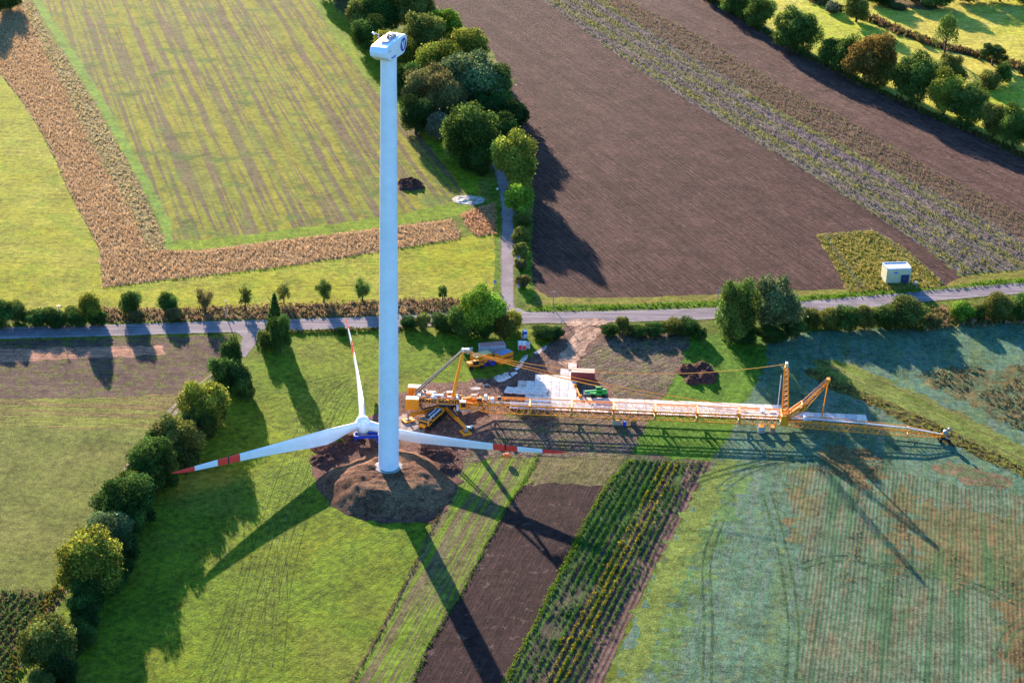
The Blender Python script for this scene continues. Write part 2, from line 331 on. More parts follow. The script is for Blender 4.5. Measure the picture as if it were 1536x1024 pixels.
# ---- main meadow
m_mow = gm('mown_meadow', (.12,.172,.032), [('n', (.04,4), .42,.62, (.17,.185,.035), .9), ('s', (-125,1.6,30), .48,.66, (.075,.105,.02), .6), ('n', (.6,5), .47,.66, (.06,.095,.018), .75), ('n', (2.1,4), .5,.7, (.20,.21,.055), .6), ('n', (.02,2), .55,.7, (.14,.15,.05), .5)],
   [('n', (.9,5), .5), ('s', (-125,.9,9), .22), ('n', (3.2,3), .14)])
field('mown_meadow', [(392,498),(500,495),(640,492),(700,490),(790,494),(848,496),(820,530),(760,560),(700,600),(690,690),(660,740),(650,790),(590,905),(525,1030),(470,1180),(-60,1180),(-10,1060),(60,965),(90,905),(122,850),(158,775),(193,715),(228,668),(248,640),(283,600),(318,572),(352,545),(372,525)], m_mow, jit=.4)
MLEV = .002*LEV[0]
# mower and tractor tracks in the meadow: narrow paler lines
m_trk = gm('pressed_grass', (.20,.21,.09), [('n', (.8,4), .4,.62, (.10,.13,.03), .9)], tb)
m_trd = gm('dark_pressed_grass', (.06,.085,.022), [('n', (.8,4), .45,.68, (.12,.14,.03), .9)], tb)
# ---- lower strips
AS = -105
m_s1 = gm('young_green_rows', (.115,.082,.055), [('s', (AS,1.5,60), .44,.56, (.125,.185,.035), .95), ('s', (AS,5,80), .5,.64, (.11,.085,.06), .8), ('s', (AS,.55,18), .48,.62, (.07,.06,.035), .6), ('n', (1.5,4), .5,.7, (.17,.19,.05), .5)], [('s', (AS,.75,12), .28), ('n', (1.6,4), .25), ('n', (4,2), .07)])
field('green_crop_strip', [(690,690),(705,640),(830,640),(815,668),(805,689),(779,732),(754,770),(725,825),(692,889),(645,962),(619,1022),(560,1180),(440,1180),(522,1030),(590,905),(648,790),(664,740)], m_s1, jit=.35)
m_s2 = gm('dark_ploughed_soil', (.034,.019,.018), [('s', (AS,.9,22), .45,.65, (.058,.033,.029), .7), ('n', (.05,3), .45,.6, (.045,.027,.023), .7), ('n', (1.6,5), .5,.68, (.02,.014,.015), .8), ('n', (.3,3), .64,.7, (.14,.10,.08), .5)], [('s', (AS,.8,9), .32), ('n', (1.6,4), .34), ('n', (4,2), .08)])
field('ploughed_strip', [(800,722),(820,716),(905,720),(906,732),(879,779),(845,849),(802,935),(757,1022),(690,1180),(560,1180),(619,1022),(645,962),(692,889),(725,825),(754,770),(779,732)], m_s2, jit=.4)
m_ol = gm('olive_stubble', (.115,.10,.045), [('s', (AS,1.6,30), .45,.62, (.15,.105,.07), .8), ('n', (.9,4), .48,.66, (.07,.065,.035), .7), ('n', (2.5,3), .55,.7, (.20,.18,.09), .5)], [('s', (AS,1,10), .25), ('n', (1.5,4), .25)])
field('stubble_strip', [(815,660),(950,655),(944,680),(930,695),(908,728),(820,724),(798,730),(806,689)], m_ol, jit=.8)
m_s3 = gm('vegetable_row_soil', (.075,.052,.045), [('s', (AS-2.5,1.5,60), .45,.58, (.05,.095,.025), .9), ('n', (1.2,4), .5,.68, (.035,.06,.02), .7)], [('s', (AS-2.5,1.4,30), .5), ('n', (1.5,4), .3)])
field('vegetable_strip', [(950,655),(1070,660),(1062,684),(1042,722),(1010,775),(960,870),(905,975),(870,1060),(820,1180),(690,1180),(757,1022),(802,935),(845,849),(879,779),(908,728),(930,695)], m_s3, jit=.3)
m_s4 = gm('red_furrows', (.105,.055,.048), [('w', (AS-1.5,1.25,.15), .45,.9, (.16,.15,.12), .45), ('n', (1.2,4), .5,.7, (.06,.035,.03), .8), ('n', (.8,3), .6,.7, (.07,.10,.03), .6)], [('w', (AS-1.5,1.25,.15), .15), ('n', (1.8,4), .3)])
field('furrow_strip', [(1045,660),(1080,660),(1070,692),(1045,735),(1015,790),(965,885),(925,975),(880,1080),(830,1180),(770,1180),(830,1060),(880,975),(935,870),(990,775),(1022,722)], m_s4, jit=.3)
# frosted big field
FA = -101.5
m_fr = gm('frosted_field', (.085,.138,.078), [('n', (.018,4), .38,.68, (.065,.128,.09), .8), ('s', (FA,1.7,45), .48,.6, (.13,.15,.12), .6), ('s', (FA,5,90), .5,.62, (.09,.13,.055), .7), ('n', (.35,4), .55,.68, (.15,.165,.06), .6), ('n', (1.3,4), .5,.68, (.05,.085,.05), .7), ('n', (3,3), .55,.7, (.22,.26,.24), .5)],
   [('s', (FA,1.7,30), .22), ('n', (1.2,4), .34), ('n', (3.5,3), .1)])
field('frosted_field', [(1120,500),(1200,498),(1400,490),(1620,478),(1800,470),(1800,1180),(880,1180),(925,1000),(930,975),(970,885),(1020,790),(1050,735),(1070,690),(1100,600)], m_fr, jit=.5)
m_fg = gm('green_strip_grass', (.075,.138,.03), [('s', (-112,1.3,30), .45,.62, (.11,.18,.04), .8), ('n', (.6,4), .5,.68, (.045,.10,.02), .8), ('n', (2.2,3), .55,.7, (.18,.24,.05), .5)], tb)
field('green_strip', [(1035,503),(1080,500),(1140,500),(1155,540),(1120,600),(1100,640),(1068,692),(1000,686),(944,678),(955,655),(985,605),(1000,585),(1020,545)], m_fg, jit=.7)
# yellow grass band along left edge of the frosted field
m_yb = gm('yellow_green_band', (.13,.165,.05), [('s', (FA-4,1.5,50), .45,.62, (.11,.15,.05), .85), ('n', (1.5,4), .5,.7, (.25,.24,.10), .6)], tb)
field('grass_band', [(1070,690),(1110,690),(1095,735),(1062,800),(1020,890),(975,1000),(930,1180),(860,1180),(925,1000),(975,885),(1020,790),(1052,735)], m_yb, jit=2.2, step=1)
m_ym = gm('fading_grass_band', (.10,.15,.055), [('s', (FA-4,2.5,30), .42,.62, (.075,.14,.065), .85), ('n', (.5,5), .5,.66, (.14,.17,.07), .7)], tb)
field('grass_band', [(1106,692),(1130,692),(1112,740),(1085,800),(1045,890),(1000,1000),(955,1180),(925,1180),(972,1000),(1016,890),(1058,800),(1092,735)], m_ym, jit=3.0, step=1)
# vineyard-like stubble rows (paler + rust) on the right
m_row = gm('row_stubble', (.08,.138,.078), [('s', (FA,6,70), .44,.62, (.085,.13,.075), .7), ('w', (FA,1.0,.08), .40,.85, (.21,.17,.14), .55), ('n', (.035,6), .42,.72, (.13,.10,.06), .35), ('s', (FA,3.0,16), .44,.70, (.15,.095,.055), .6), ('s', (FA,3.2,90), .52,.60, (.05,.10,.05), .8), ('n', (.25,4), .55,.7, (.06,.12,.06), .6), ('n', (1.6,4), .5,.7, (.05,.06,.035), .6)], [('w', (FA,1.0,.08), .08), ('n', (1.5,4), .3)])
field('row_stubble', [(1180,705),(1240,690),(1330,705),(1440,730),(1560,745),(1800,780),(1800,1180),(1190,1180),(1205,960),(1210,850),(1195,790)], m_row, jit=1.5)
m_rr = gm('rust_row_stubble', (.15,.10,.058), [('w', (FA,1.0,.08), .45,.8, (.11,.125,.055), .7), ('n', (.25,4), .5,.66, (.10,.13,.06), .8), ('n', (1.6,4), .5,.7, (.09,.055,.035), .8), ('n', (2.6,3), .55,.7, (.26,.16,.09), .5)], [('w', (FA,1.0,.08), .12), ('n', (1.4,4), .5)])
m_rs = gm('rusty_stubble', (.105,.115,.055), [('w', (FA,1.0,.08), .40,.85, (.17,.12,.075), .6), ('s', (FA,3.0,20), .44,.62, (.15,.10,.055), .6), ('s', (FA,5,60), .52,.62, (.06,.11,.05), .8), ('n', (.3,5), .5,.7, (.07,.10,.05), .6)], [('w', (FA,1.0,.08), .08), ('n', (1.5,4), .35)])
for pl in ([(1322,735),(1372,742),(1372,790),(1362,840),(1345,862),(1332,800)], [(1378,750),(1470,768),(1560,800),(1600,815),(1600,905),(1520,895),(1440,872),(1385,868),(1372,820)], [(1200,700),(1225,700),(1208,770),(1192,815),(1186,790)]):
    field('rust_stubble', pl, m_rs, jit=4.5, step=1)
for pl in ([(1238,668),(1290,672),(1325,690),(1312,735),(1290,728),(1255,712),(1236,695)], [(1500,900),(1600,905),(1600,1100),(1515,1020),(1500,960)]):
    field('rust_stubble', pl, m_rr, jit=2.6, step=1)
m_wd = gm('brown_weed_patch', (.11,.10,.05), [('n', (.3,4), .45,.6, (.085,.14,.08), .9), ('n', (.9,5), .5,.68, (.06,.045,.03), .9), ('n', (.18,3), .5,.65, (.19,.14,.07), .6)], [('n', (.7,5), .9), ('n', (2.5,3), .2)])
field('weed_patch', [(1370,565),(1430,552),(1536,548),(1640,545),(1640,690),(1536,645),(1480,620),(1440,600),(1400,585)], m_wd, jit=2)
m_dg = gm('diagonal_grass', (.125,.155,.05), [('s', (-48,1.6,50), .44,.6, (.10,.085,.04), .85), ('s', (-48,3.5,60), .5,.62, (.085,.135,.025), .8), ('n', (1.5,4), .5,.7, (.22,.21,.07), .6)], [('s', (-48,1.1,12), .45), ('n', (1.2,4), .35)])
field('diagonal_grass', [(1228,538),(1270,545),(1340,572),(1430,615),(1536,672),(1660,735),(1660,800),(1536,702),(1470,672),(1400,640),(1310,600),(1250,575),(1215,555)], m_dg, jit=1.5)
m_bank = gm('ditch_bank', (.15,.15,.055), [('n', (.3,4), .45,.6, (.07,.055,.03), .95), ('n', (1.0,4), .5,.7, (.12,.13,.03), .7)], [('n', (.5,4), 1.3), ('n', (2,3), .3)])
BANK = [(1215,552),(1250,566),(1310,592),(1350,610),(1400,632),(1460,662),(1536,700),(1640,750),(1640,775),(1536,718),(1460,682),(1400,655),(1340,625),(1300,606),(1240,582),(1210,562)]
field('ditch_bank', BANK, m_bank, jit=1.2)
m_rust2 = gm('scuffed_red_soil', (.16,.11,.075), [('n', (.25,6), .42,.62, (.09,.12,.06), .9), ('s', (-20,1.5,20), .5,.65, (.12,.085,.05), .8)], tb)
field('scuffed_soil', [(1420,690),(1470,700),(1520,725),(1500,735),(1440,722),(1395,700)], m_rust2, jit=2)
FLEV = .002*LEV[0]
# ---- construction area
m_rough = gm('churned_field_soil', (.135,.10,.075), [('s', (-135,2.0,14), .46,.6, (.07,.048,.04), .9), ('n', (.25,5), .5,.64, (.11,.12,.04), .7), ('n', (.9,5), .5,.68, (.055,.04,.034), .8), ('n', (2.4,4), .52,.7, (.22,.165,.125), .7)], [('s', (-135,1.7,10), .7), ('n', (.9,5), .6), ('n', (3,3), .15)])
field('churned_field', [(905,492),(1036,503),(1022,545),(1002,585),(990,606),(958,655),(944,682),(860,684),(760,686),(690,694),(600,700),(560,690),(600,650),(610,600),(690,640),(860,600),(870,540)], m_rough, jit=1)
m_dirt = gm('site_dirt', (.115,.066,.052), [('n', (.06,4), .46,.62, (.20,.12,.09), .8), ('s', (55,1.4,14), .5,.63, (.10,.058,.048), .8), ('n', (.8,5), .5,.66, (.085,.05,.042), .8), ('n', (2.4,4), .55,.7, (.30,.20,.15), .6)], [('s', (55,1.2,9), .3), ('n', (.9,5), .35), ('n', (3,3), .1)])
field('site_dirt', [(850,488),(905,489),(925,494),(905,505),(885,525),(870,548),(900,560),(925,595),(925,605),(760,618),(740,650),(715,668),(690,690),(560,700),(500,690),(520,650),(600,590),(640,572),(700,574),(750,562),(790,540),(815,520),(840,500)], m_dirt, jit=1)
m_sand = gm('pink_sand', (.36,.235,.17), [('n', (.3,5), .45,.62, (.22,.13,.095), .9), ('n', (1.6,4), .5,.7, (.42,.30,.23), .6)], [('s', (55,1.5,10), .25), ('n', (1,4), .2)])
field('sand_ramp', [(862,489),(905,490),(898,502),(880,520),(868,540),(850,552),(838,545),(848,525),(858,505)], m_sand, jit=.9)
field('pale_rubble', [(604,655),(598,640),(605,620),(622,628),(640,636),(632,655),(615,662)], gm('pale_rubble', (.42,.36,.33), [('n', (1.2,4), .45,.6, (.20,.14,.12), .9)], [('n', (1.5,4), .4)]), jit=1)
m_pud = gm('puddle_sky_tint', (.50,.38,.33), [('n', (.5,4), .45,.62, (.30,.21,.18), .8)], [('n', (.6,3), .05)]); m_pud.node_tree.nodes['Principled BSDF'].inputs['Roughness'].default_value = .25  # pale base colour stands in for sky reflected in the puddle water
m_pud.node_tree.nodes['Principled BSDF'].inputs['Specular IOR Level'].default_value = .6
for pl in ([(741,567),(748,562),(762,561),(767,566),(757,572),(747,573)], [(765,560),(775,556),(777,560),(769,565)], [(751,563),(756,559),(765,558),(760,562)], [(772,553),(780,546),(786,544),(780,552),(775,557)], [(779,541),(785,535),(792,532),(790,538),(783,545)],
           [(801,530),(812,522),(820,518),(818,524),(806,531)], [(702,582),(715,580),(722,583),(708,585)], [(724,577),(731,575),(734,578),(727,579)]):
    field('puddle', pl, m_pud, jit=.35, step=.7, lev=.002*(LEV[0]+1))
GZ = .002*(LEV[0]+2)+.005
LEV[0] = max(LEV[0], UP)+1
# ---- roads
m_asph = gm('worn_asphalt', (.20,.165,.17), [('s', (2,1.1,90), .42,.60, (.27,.23,.23), .9), ('s', (2,.7,25), .52,.62, (.12,.095,.10), .8), ('n', (.12,4), .5,.66, (.13,.11,.115), .7), ('s', (3,.35,50), .62,.7, (.09,.075,.08), .7), ('n', (3,3), .5,.7, (.22,.19,.19), .4)], [('n', (4,3), .03)])
m_asph2 = gm('pale_lane_asphalt', (.20,.165,.165), [('n', (.15,4), .45,.62, (.26,.22,.215), .8), ('n', (1.2,4), .55,.7, (.13,.105,.105), .7)], [('n', (4,3), .03)])
m_sh = gm('road_shoulder', (.20,.16,.12), [('n', (.8,4), .45,.65, (.12,.13,.05), .9)], tb)
ROAD = [(-500,520),(-200,508),(0,500),(150,496),(300,491),(450,487),(600,482),(760,477),(860,476),(950,474),(1050,471),(1100,468),(1180,463),(1250,457),(1330,450),(1400,443),(1470,437),(1536,432),(1700,416),(1900,394)]
SIDE = [(762,476),(761,440),(761,400),(761,360),(762,325),(758,290),(752,262),(744,240),(738,215),(728,180)]
strip('road_shoulder', ROAD, 4.2, m_sh, jit=.06); strip('road_shoulder', SIDE, 2.2, m_sh, jit=.1)
strip('lane_road', SIDE, 1.75, m_asph2, jit=.05); strip('road', ROAD, 3.5, m_asph, jit=.015)
strip('lane_road', [(380,494),(374,510),(368,523),(357,534)], 2.0, m_asph2, jit=.2)
field('road_mouth', [(748,462),(777,462),(800,473),(735,476)], m_asph2, jit=.15)
field('lane_mouth', [(352,498),(365,492),(400,490),(408,494),(392,505),(380,514)], m_asph2, jit=.3)
field('road_mud', [(848,480),(905,479),(925,482),(900,489),(860,490),(840,487)], m_sand, jit=.8, step=.8)
m_line = NT('road_paint').build((.55,.53,.5), [('n', (1.5,4), .5,.6, (.2,.18,.18), .8)])
for s in (-1, 1): strip('road_marking', ROAD, .06, m_line, off=s*3.2, jit=.3)
# ---- wheel tracks
m_yt = gm('faded_track', (.04,.075,.04), [('n', (.5,4), .45,.62, (.09,.13,.06), .9)], tb)
TK = [0]
def tracks(name, pts, gauge, mat, hw=.16, base=None):
    if base is None: base = MLEV if pts[0][0] < 700 else FLEV
    if TK[0] > 20 and pts[0][0] >= 700 and not hasattr(tracks, 'r'): TK[0] = 0; tracks.r = 1
    for s in (-1, 1):
        TK[0] += 1; strip(name, pts, hw, mat, off=s*gauge/2, jit=.5, lev=base+.003+.0012*TK[0])
for pts in ([(345,985),(390,955),(440,915),(500,880)], [(330,1024),(345,985),(355,930),(362,880),(372,830),(370,760)], [(352,870),(345,850),(330,835),(352,800),(385,765),(400,730),(405,700)],
            [(310,1000),(330,960),(350,900)], [(440,660),(448,620),(460,590),(480,570)], [(380,605),(420,590),(460,575),(520,562)], [(470,660),(475,620),(492,585),(520,568)],
            [(370,985),(390,990),(410,980),(420,965)], [(400,960),(405,900),(402,860)], [(425,900),(424,850),(420,800)]):
    tracks('wheel_tracks', pts, 1.8, m_trd if random.random() < .45 else m_trk)
for k in range(7):
    o_ = k*13
    tracks('mowing_line', [(300+o_*1.5,1035-k*6),(352+o_,930-k*10),(385+o_,830-k*14),(415+o_*.9,740-k*8),(450+o_*.8,650-k*6),(495+o_*.6,575)], 2.4, m_trk if k % 3 else m_trd, hw=.09)
tracks('wheel_tracks', [(1080,735),(1110,712),(1150,695),(1200,688),(1260,690),(1330,700)], 2.4, gm('dark_track', (.05,.08,.05), [('n',(1,4),.4,.65,(.09,.12,.06),.8)], tb), hw=.28)
tracks('wheel_tracks', [(1200,850),(1240,838),(1290,838),(1340,850),(1400,862),(1450,875),(1530,905),(1600,930)], 2.2, m_yt, hw=.3)
tracks('wheel_tracks', [(1185,1024),(1190,940),(1180,860),(1165,790),(1150,740)], 2.2, m_yt, hw=.3)
tracks('wheel_tracks', [(1500,985),(1510,955),(1530,935),(1600,900)], 2.2, m_yt, hw=.3)
tracks('wheel_tracks', [(1060,1024),(1062,930),(1060,840),(1080,780)], 1.8, m_yt, hw=.28)
# ---- earth mound round the tower
TB = Vector((-29.64, 419.1, 3.0))
def heap_mesh(name, rx, ry, hfun, mat, n=64, loc=(0,0,0), amp=.2, fr=.8, seed=0, parent=None):
    mb = MB(); V = []; nr = 26
    for k in range(nr+1):
        q = k/nr
        for i in range(n):
            t = 2*math.pi*i/n; e = 1+.16*mn.noise((math.cos(t)*1.5+seed, math.sin(t)*1.5, seed*1.3))+.05*mn.noise((math.cos(t)*6, math.sin(t)*6, seed))
            x = rx*q*e*math.cos(t); y = ry*q*e*math.sin(t)
            z = hfun(q)+amp*mn.fractal((x*fr+seed*7, y*fr, seed), 1, 2, 4)*min(1, (1-q)*4) - (.3 if k == nr else 0)
            V.append((x, y, z))
    fs = [tuple(i for i in range(n))] if False else []
    for k in range(nr):
        for i in range(n):
            j = (i+1) % n; fs.append((k*n+i, k*n+j, (k+1)*n+j, (k+1)*n+i))
    mb.add(V, fs)
    return mb.build(name, mat, parent, smooth='all', loc=loc, fixn=False)
m_mound = gm('mound_earth', (.13,.062,.042), [('n', (.06,4), .45,.6, (.17,.105,.065), .8), ('n', (.5,5), .5,.66, (.075,.04,.032), .7), ('n', (2.2,4), .5,.68, (.21,.14,.085), .6)], [('n', (.8,5), .25), ('n', (2.8,3), .10)])
m_heap = gm('dark_red_earth', (.095,.048,.04), [('n', (.5,5), .45,.65, (.055,.028,.026), .9), ('n', (2,4), .5,.7, (.16,.085,.065), .7)], [('n', (1,5), .5), ('n', (3,3), .15)])
mc = at(583, 727)
def mh(q):
    if q < .50: return 3.05
    t = min(1, (q-.50)/.45); return 3.05*(1-t**1.05)*(1 if t < 1 else 0)
field('mound_apron', [(500,660),(540,652),(610,668),(680,665),(694,690),(684,740),(655,782),(610,785),(560,780),(515,766),(480,738),(468,708),(474,680)], gm('apron_earth', (.12,.062,.05), [('n', (.3,5), .45,.62, (.075,.04,.034), .9), ('n', (1.8,4), .5,.7, (.20,.12,.085), .6)], [('n', (.9,5), .5), ('n', (3,3), .15)]), jit=1.4)
tag(heap_mesh('earth_mound', 16.5, 17.5, mh, m_mound, n=96, loc=(mc.x, mc.y, .1), amp=.42, fr=.35, seed=2), kind='structure')
for i, (x, y, a, b, h) in enumerate([(497,672,6,4,2.2), (520,660,5,3.5,1.8), (655,683,6,4,1.3), (668,705,4,3,1.0), (640,676,3,2.5,.9), (486,690,4,4,1.2)]):
    p = at(x, y); tag(heap_mesh('spoil_ridge', a, b, lambda q, h=h: h*(1-q)**1.2, m_heap, n=32, loc=(p.x, p.y, .1), amp=.8, fr=.6, seed=i+5), kind='structure')
# ================================================================ VEGETATION
def leafmat(name, trans=.35, bumpy=0):
    m = bpy.data.materials.new(name); m.use_nodes = True; t = m.node_tree; t.nodes.clear()
    o = t.nodes.new('ShaderNodeOutputMaterial'); oi = t.nodes.new('ShaderNodeObjectInfo'); at_ = t.nodes.new('ShaderNodeAttribute'); at_.attribute_name = 'tint'
    mx = t.nodes.new('ShaderNodeMix'); mx.data_type = 'RGBA'; mx.blend_type = 'MULTIPLY'; mx.inputs[0].default_value = 1
    t.links.new(oi.outputs['Color'], mx.inputs[6]); t.links.new(at_.outputs['Color'], mx.inputs[7])
    d = t.nodes.new('ShaderNodeBsdfDiffuse'); tr = t.nodes.new('ShaderNodeBsdfTranslucent'); ms = t.nodes.new('ShaderNodeMixShader'); ms.inputs[0].default_value = trans
    t.links.new(mx.outputs[2], d.inputs[0]); t.links.new(mx.outputs[2], tr.inputs[0]); t.links.new(d.outputs[0], ms.inputs[1]); t.links.new(tr.outputs[0], ms.inputs[2]); t.links.new(ms.outputs[0], o.inputs[0])
    return m
M_LEAF = leafmat('foliage', .38); M_GRASS = leafmat('dry_grass_blades', .3)
M_BARK = NT('bark').build((.07,.055,.042), [('n', (2,4), .45,.65, (.035,.028,.022), .8)], [('n', (6,3), .03)])
def quads_mesh(name, P, Nrm, S, tint, mat, asp=1.0, up=None):
    """one small diamond-shaped leaf clump per point"""
    n = len(P); r = RS.randn(n, 3)
    if up is not None: A = up; B = np.cross(Nrm, A)
    else: A = np.cross(Nrm, r); B = None
    A = A/(np.linalg.norm(A, axis=1, keepdims=True)+1e-9)
    B = np.cross(Nrm, A); B /= (np.linalg.norm(B, axis=1, keepdims=True)+1e-9)
    S = S[:, None]; k = .35+.3*RS.rand(n, 1)
    V = np.stack([P-A*S, P-B*S*asp*k+Nrm*S*.15, P+A*S, P+B*S*asp*(1-k)*1.4-Nrm*S*.1], 1).reshape(-1, 3)
    me = bpy.data.meshes.new(name); me.vertices.add(4*n); me.vertices.foreach_set('co', V.astype(np.float32).ravel())
    me.loops.add(4*n); me.loops.foreach_set('vertex_index', np.arange(4*n, dtype=np.int32))
    me.polygons.add(n); me.polygons.foreach_set('loop_start', np.arange(0, 4*n, 4, dtype=np.int32)); me.polygons.foreach_set('loop_total', np.full(n, 4, np.int32))
    ca = me.color_attributes.new('tint', 'FLOAT_COLOR', 'CORNER')
    col = np.ones((n, 4, 4), np.float32); col[:, :, :3] = tint[:, None, :]; ca.data.foreach_set('color', col.ravel())
    me.update(); me.validate(); me.materials.append(mat); return me
def unit(v): return v/(np.linalg.norm(v, axis=1, keepdims=True)+1e-9)
def crown_mesh(name, n, leaf, kind='round', seed=0):
    """unit crown: x,y in -1..1, z in 0..2 (centre at z=1)"""
    rs = np.random.RandomState(seed); lobes = []
    if kind in ('round', 'sparse', 'shrub'):
        nl = {'round': 15, 'sparse': 9, 'shrub': 11}[kind]
        lobes.append((np.array([0,0,0.]), np.array([.64,.64,.70])))
        for i in range(nl):
            a = i*2.4+rs.rand(); z = -.75+1.5*((i+.5)/nl)+.15*rs.randn(); rr = .62*math.sqrt(max(.05, 1-(z*.9)**2))*(.8+.4*rs.rand())
            s = (.24+.27*rs.rand()); lobes.append((np.array([rr*math.cos(a), rr*math.sin(a), z*.75]), np.array([s, s, s*.85])))
        if kind == 'shrub': lobes = [(c*np.array([1,1,.8])-np.array([0,0,.12]), s) for c, s in lobes]
    elif kind == 'cone':
        for i in range(16):
            z = -1+2*i/16; r = (1-z)/2*.8+.06; lobes.append((np.array([0,0,z]), np.array([r, r, .14+.1*r])))
            for k in range(4):
                a = k*1.57+i*.8+rs.rand()*.6; lobes.append((np.array([r*.75*math.cos(a), r*.75*math.sin(a), z-.06]), np.array([r*.42, r*.42, .09])))
    elif kind == 'willow':
        for i in range(16):
            a = i*2.4; rr = .75*math.sqrt((i+.5)/16); zt = .55-.35*rr+.1*rs.randn(); lobes.append((np.array([rr*math.cos(a), rr*math.sin(a), zt-.45*rr]), np.array([.2, .2, .5])))
        lobes.append((np.array([0,0,.55]), np.array([.6,.6,.3])))
    elif kind == 'flat':
        for i in range(13):
            a = i*2.4; rr = .8*math.sqrt((i+.3)/13); lobes.append((np.array([rr*math.cos(a), rr*math.sin(a), .15+.3*rs.randn()-.3*rr]), np.array([.28, .28, .28])))
    vol = np.array([s[0]*s[1] if kind != 'cone' else s[0]**1.4+.01 for c, s in lobes]); pick = rs.choice(len(lobes), n, p=vol/vol.sum())
    c = np.array([l[0] for l in lobes])[pick]; s = np.array([l[1] for l in lobes])[pick]
    u = unit(rs.randn(n, 3)); rad = (.55+.55*rs.rand(n, 1)**.7)
    rad = np.where(rs.rand(n, 1) < .07, rad*(1.05+.3*rs.rand(n, 1)), rad)
    if kind == 'sparse': rad = .3+.8*rs.rand(n, 1)
    P = c+u*s*rad; P += .03*rs.randn(n, 3)
    N = unit(u*.9+.65*rs.randn(n, 3)+np.array([0,0,.25]))
    lt = .6+.75*rs.rand(len(lobes)); br = lt[pick]*(.55+.9*rs.rand(n)**1.3); yw = (rs.rand(n) < .12)
    tint = np.stack([br*(1+.5*yw+.12*rs.randn(n)), br*(1+.12*yw), br*(1-.15*rs.rand(n))], 1).clip(.2, 2)
    P[:, 2] += 1
    return quads_mesh(name, P, N, leaf*(.6+.8*rs.rand(n)), tint, M_LEAF)
def trunk_mesh(kind, seed):
    rs = random.Random(seed); mb = MB(); r = .085 if kind != 'shrub' else .05
    top = {'round': 1.15, 'sparse': 1.3, 'cone': 1.9, 'shrub': .9, 'willow': 1.3, 'flat': .8}[kind]
    zb = -.55 if kind in ('willow', 'sparse', 'flat') else -.35
    pts = [Vector((0,0,zb)), Vector((.03*rs.random(), .02, .3)), Vector((.04, -.03, top*.75)), Vector((0,0,top))]
    for i, (a, b) in enumerate(zip(pts[:-1], pts[1:])): mb.tube(a, b, r*(1.25-.3*i), r*(.95-.3*i), n=7)
    for i in range(9 if kind != 'shrub' else 6):
        a = i*2.4+rs.random(); z = .2+.7*i/9*top; L = .45+.25*rs.random()
        p = Vector((0,0,z)); q = p+Vector((math.cos(a)*L*.6, math.sin(a)*L*.6, L*.35)); e = q+Vector((math.cos(a+.3)*L*.45, math.sin(a+.3)*L*.45, L*.35))
        mb.tube(p, q, r*.5, r*.3, n=5); mb.tube(q, e, r*.3, r*.12, n=4)
    return mb
_cache = {}
def proto(kind, big, var):
    k = (kind, big, var)
    if k not in _cache:
        n = {2: 17000, 1: 8000, 0: 3000}[big]; leaf = {2: .042, 1: .058, 0: .085}[big]
        if kind in ('sparse', 'willow'): n = int(n*.45)
        if kind in ('willow', 'flat'): leaf *= .8
        cm = crown_mesh('crown', n, leaf, kind, seed=var*17+big*5+len(kind))
        tm = trunk_mesh(kind, var).build('trunk', M_BARK); mesh = tm.data; bpy.data.objects.remove(tm)
        _cache[k] = (cm, mesh)
    return _cache[k]
GREEN = {'dark': (.042,.078,.02), 'mid': (.06,.10,.024), 'olive': (.10,.115,.03), 'yellow': (.15,.165,.028), 'bright': (.11,.19,.025), 'grey': (.095,.11,.075), 'brown': (.11,.10,.04), 'orange': (.15,.105,.03), 'black': (.028,.052,.017), 'silver': (.085,.12,.055)}
TC = [0]
def plant(box, col, kind='round', name='tree', label='', cat='tree', group=None, gap=.12, var=None):
    x0, y0, x1, y1 = box; xc = (x0+x1)/2; yc = (y0+y1)/2
    g = at(xc, yc, 0); s = pxm(g); Rr = (x1-x0)/2/s*.97; hp = (y1-y0)/2/s
    D = (CAM-g).normalized(); sn = D.z; cs = math.sqrt(1-sn*sn)
    a = math.sqrt(max((hp*hp-(Rr*sn)**2), (Rr*.32)**2))/cs
    for _ in range(3):
        zc = a*(1+gap); g = at(xc, yc, zc)
    if group and ('hedgerow' in group or 'grove' in group): Rr *= 1.1
    TC[0] += 1; v = TC[0] % 4 if var is None else var
    big = 2 if (x1-x0) > 44 else 1 if (x1-x0) > 24 else 0
    cm, tm = proto(kind, big, v % (4 if kind in ('round', 'shrub') else 2))
    e = empty(name, (g.x, g.y, 0), RS.rand()*6.28, label, cat, group)
    c = bpy.data.objects.new('crown', cm); C.objects.link(c); c.parent = e; c.scale = (Rr/.98, Rr/.98, a/.98); c.location = (0, 0, zc-a/.98)
    b = GREEN[col]; j = 1.3+.4*RS.rand(); c.color = (b[0]*j*(.9+.2*RS.rand()), b[1]*j, b[2]*j*.95, 1)
    t = bpy.data.objects.new('trunk' if kind != 'shrub' else 'stems', tm); C.objects.link(t); t.parent = e; rr = min(Rr, 1.15*a) 
    t.scale = (rr, rr, a); t.location = (0, 0, zc-a)
    if kind in ('willow', 'sparse', 'flat') or gap > .2:   # reach the ground
        t.scale = (rr, rr, zc/(1.0+.5)) if True else t.scale; t.location = (0, 0, zc/1.5*.5)
    return e
CW = {'dark': 'dark green', 'mid': 'green', 'olive': 'olive green', 'yellow': 'yellow-green', 'bright': 'bright green', 'grey': 'greyish green', 'brown': 'brownish', 'orange': 'orange-tinted', 'black': 'very dark green', 'silver': 'silvery green'}
SW = {'round': 'round-crowned tree', 'shrub': 'bushy shrub', 'cone': 'pointed conifer', 'sparse': 'thin young tree', 'willow': 'drooping willow-like tree', 'flat': 'spreading tree'}
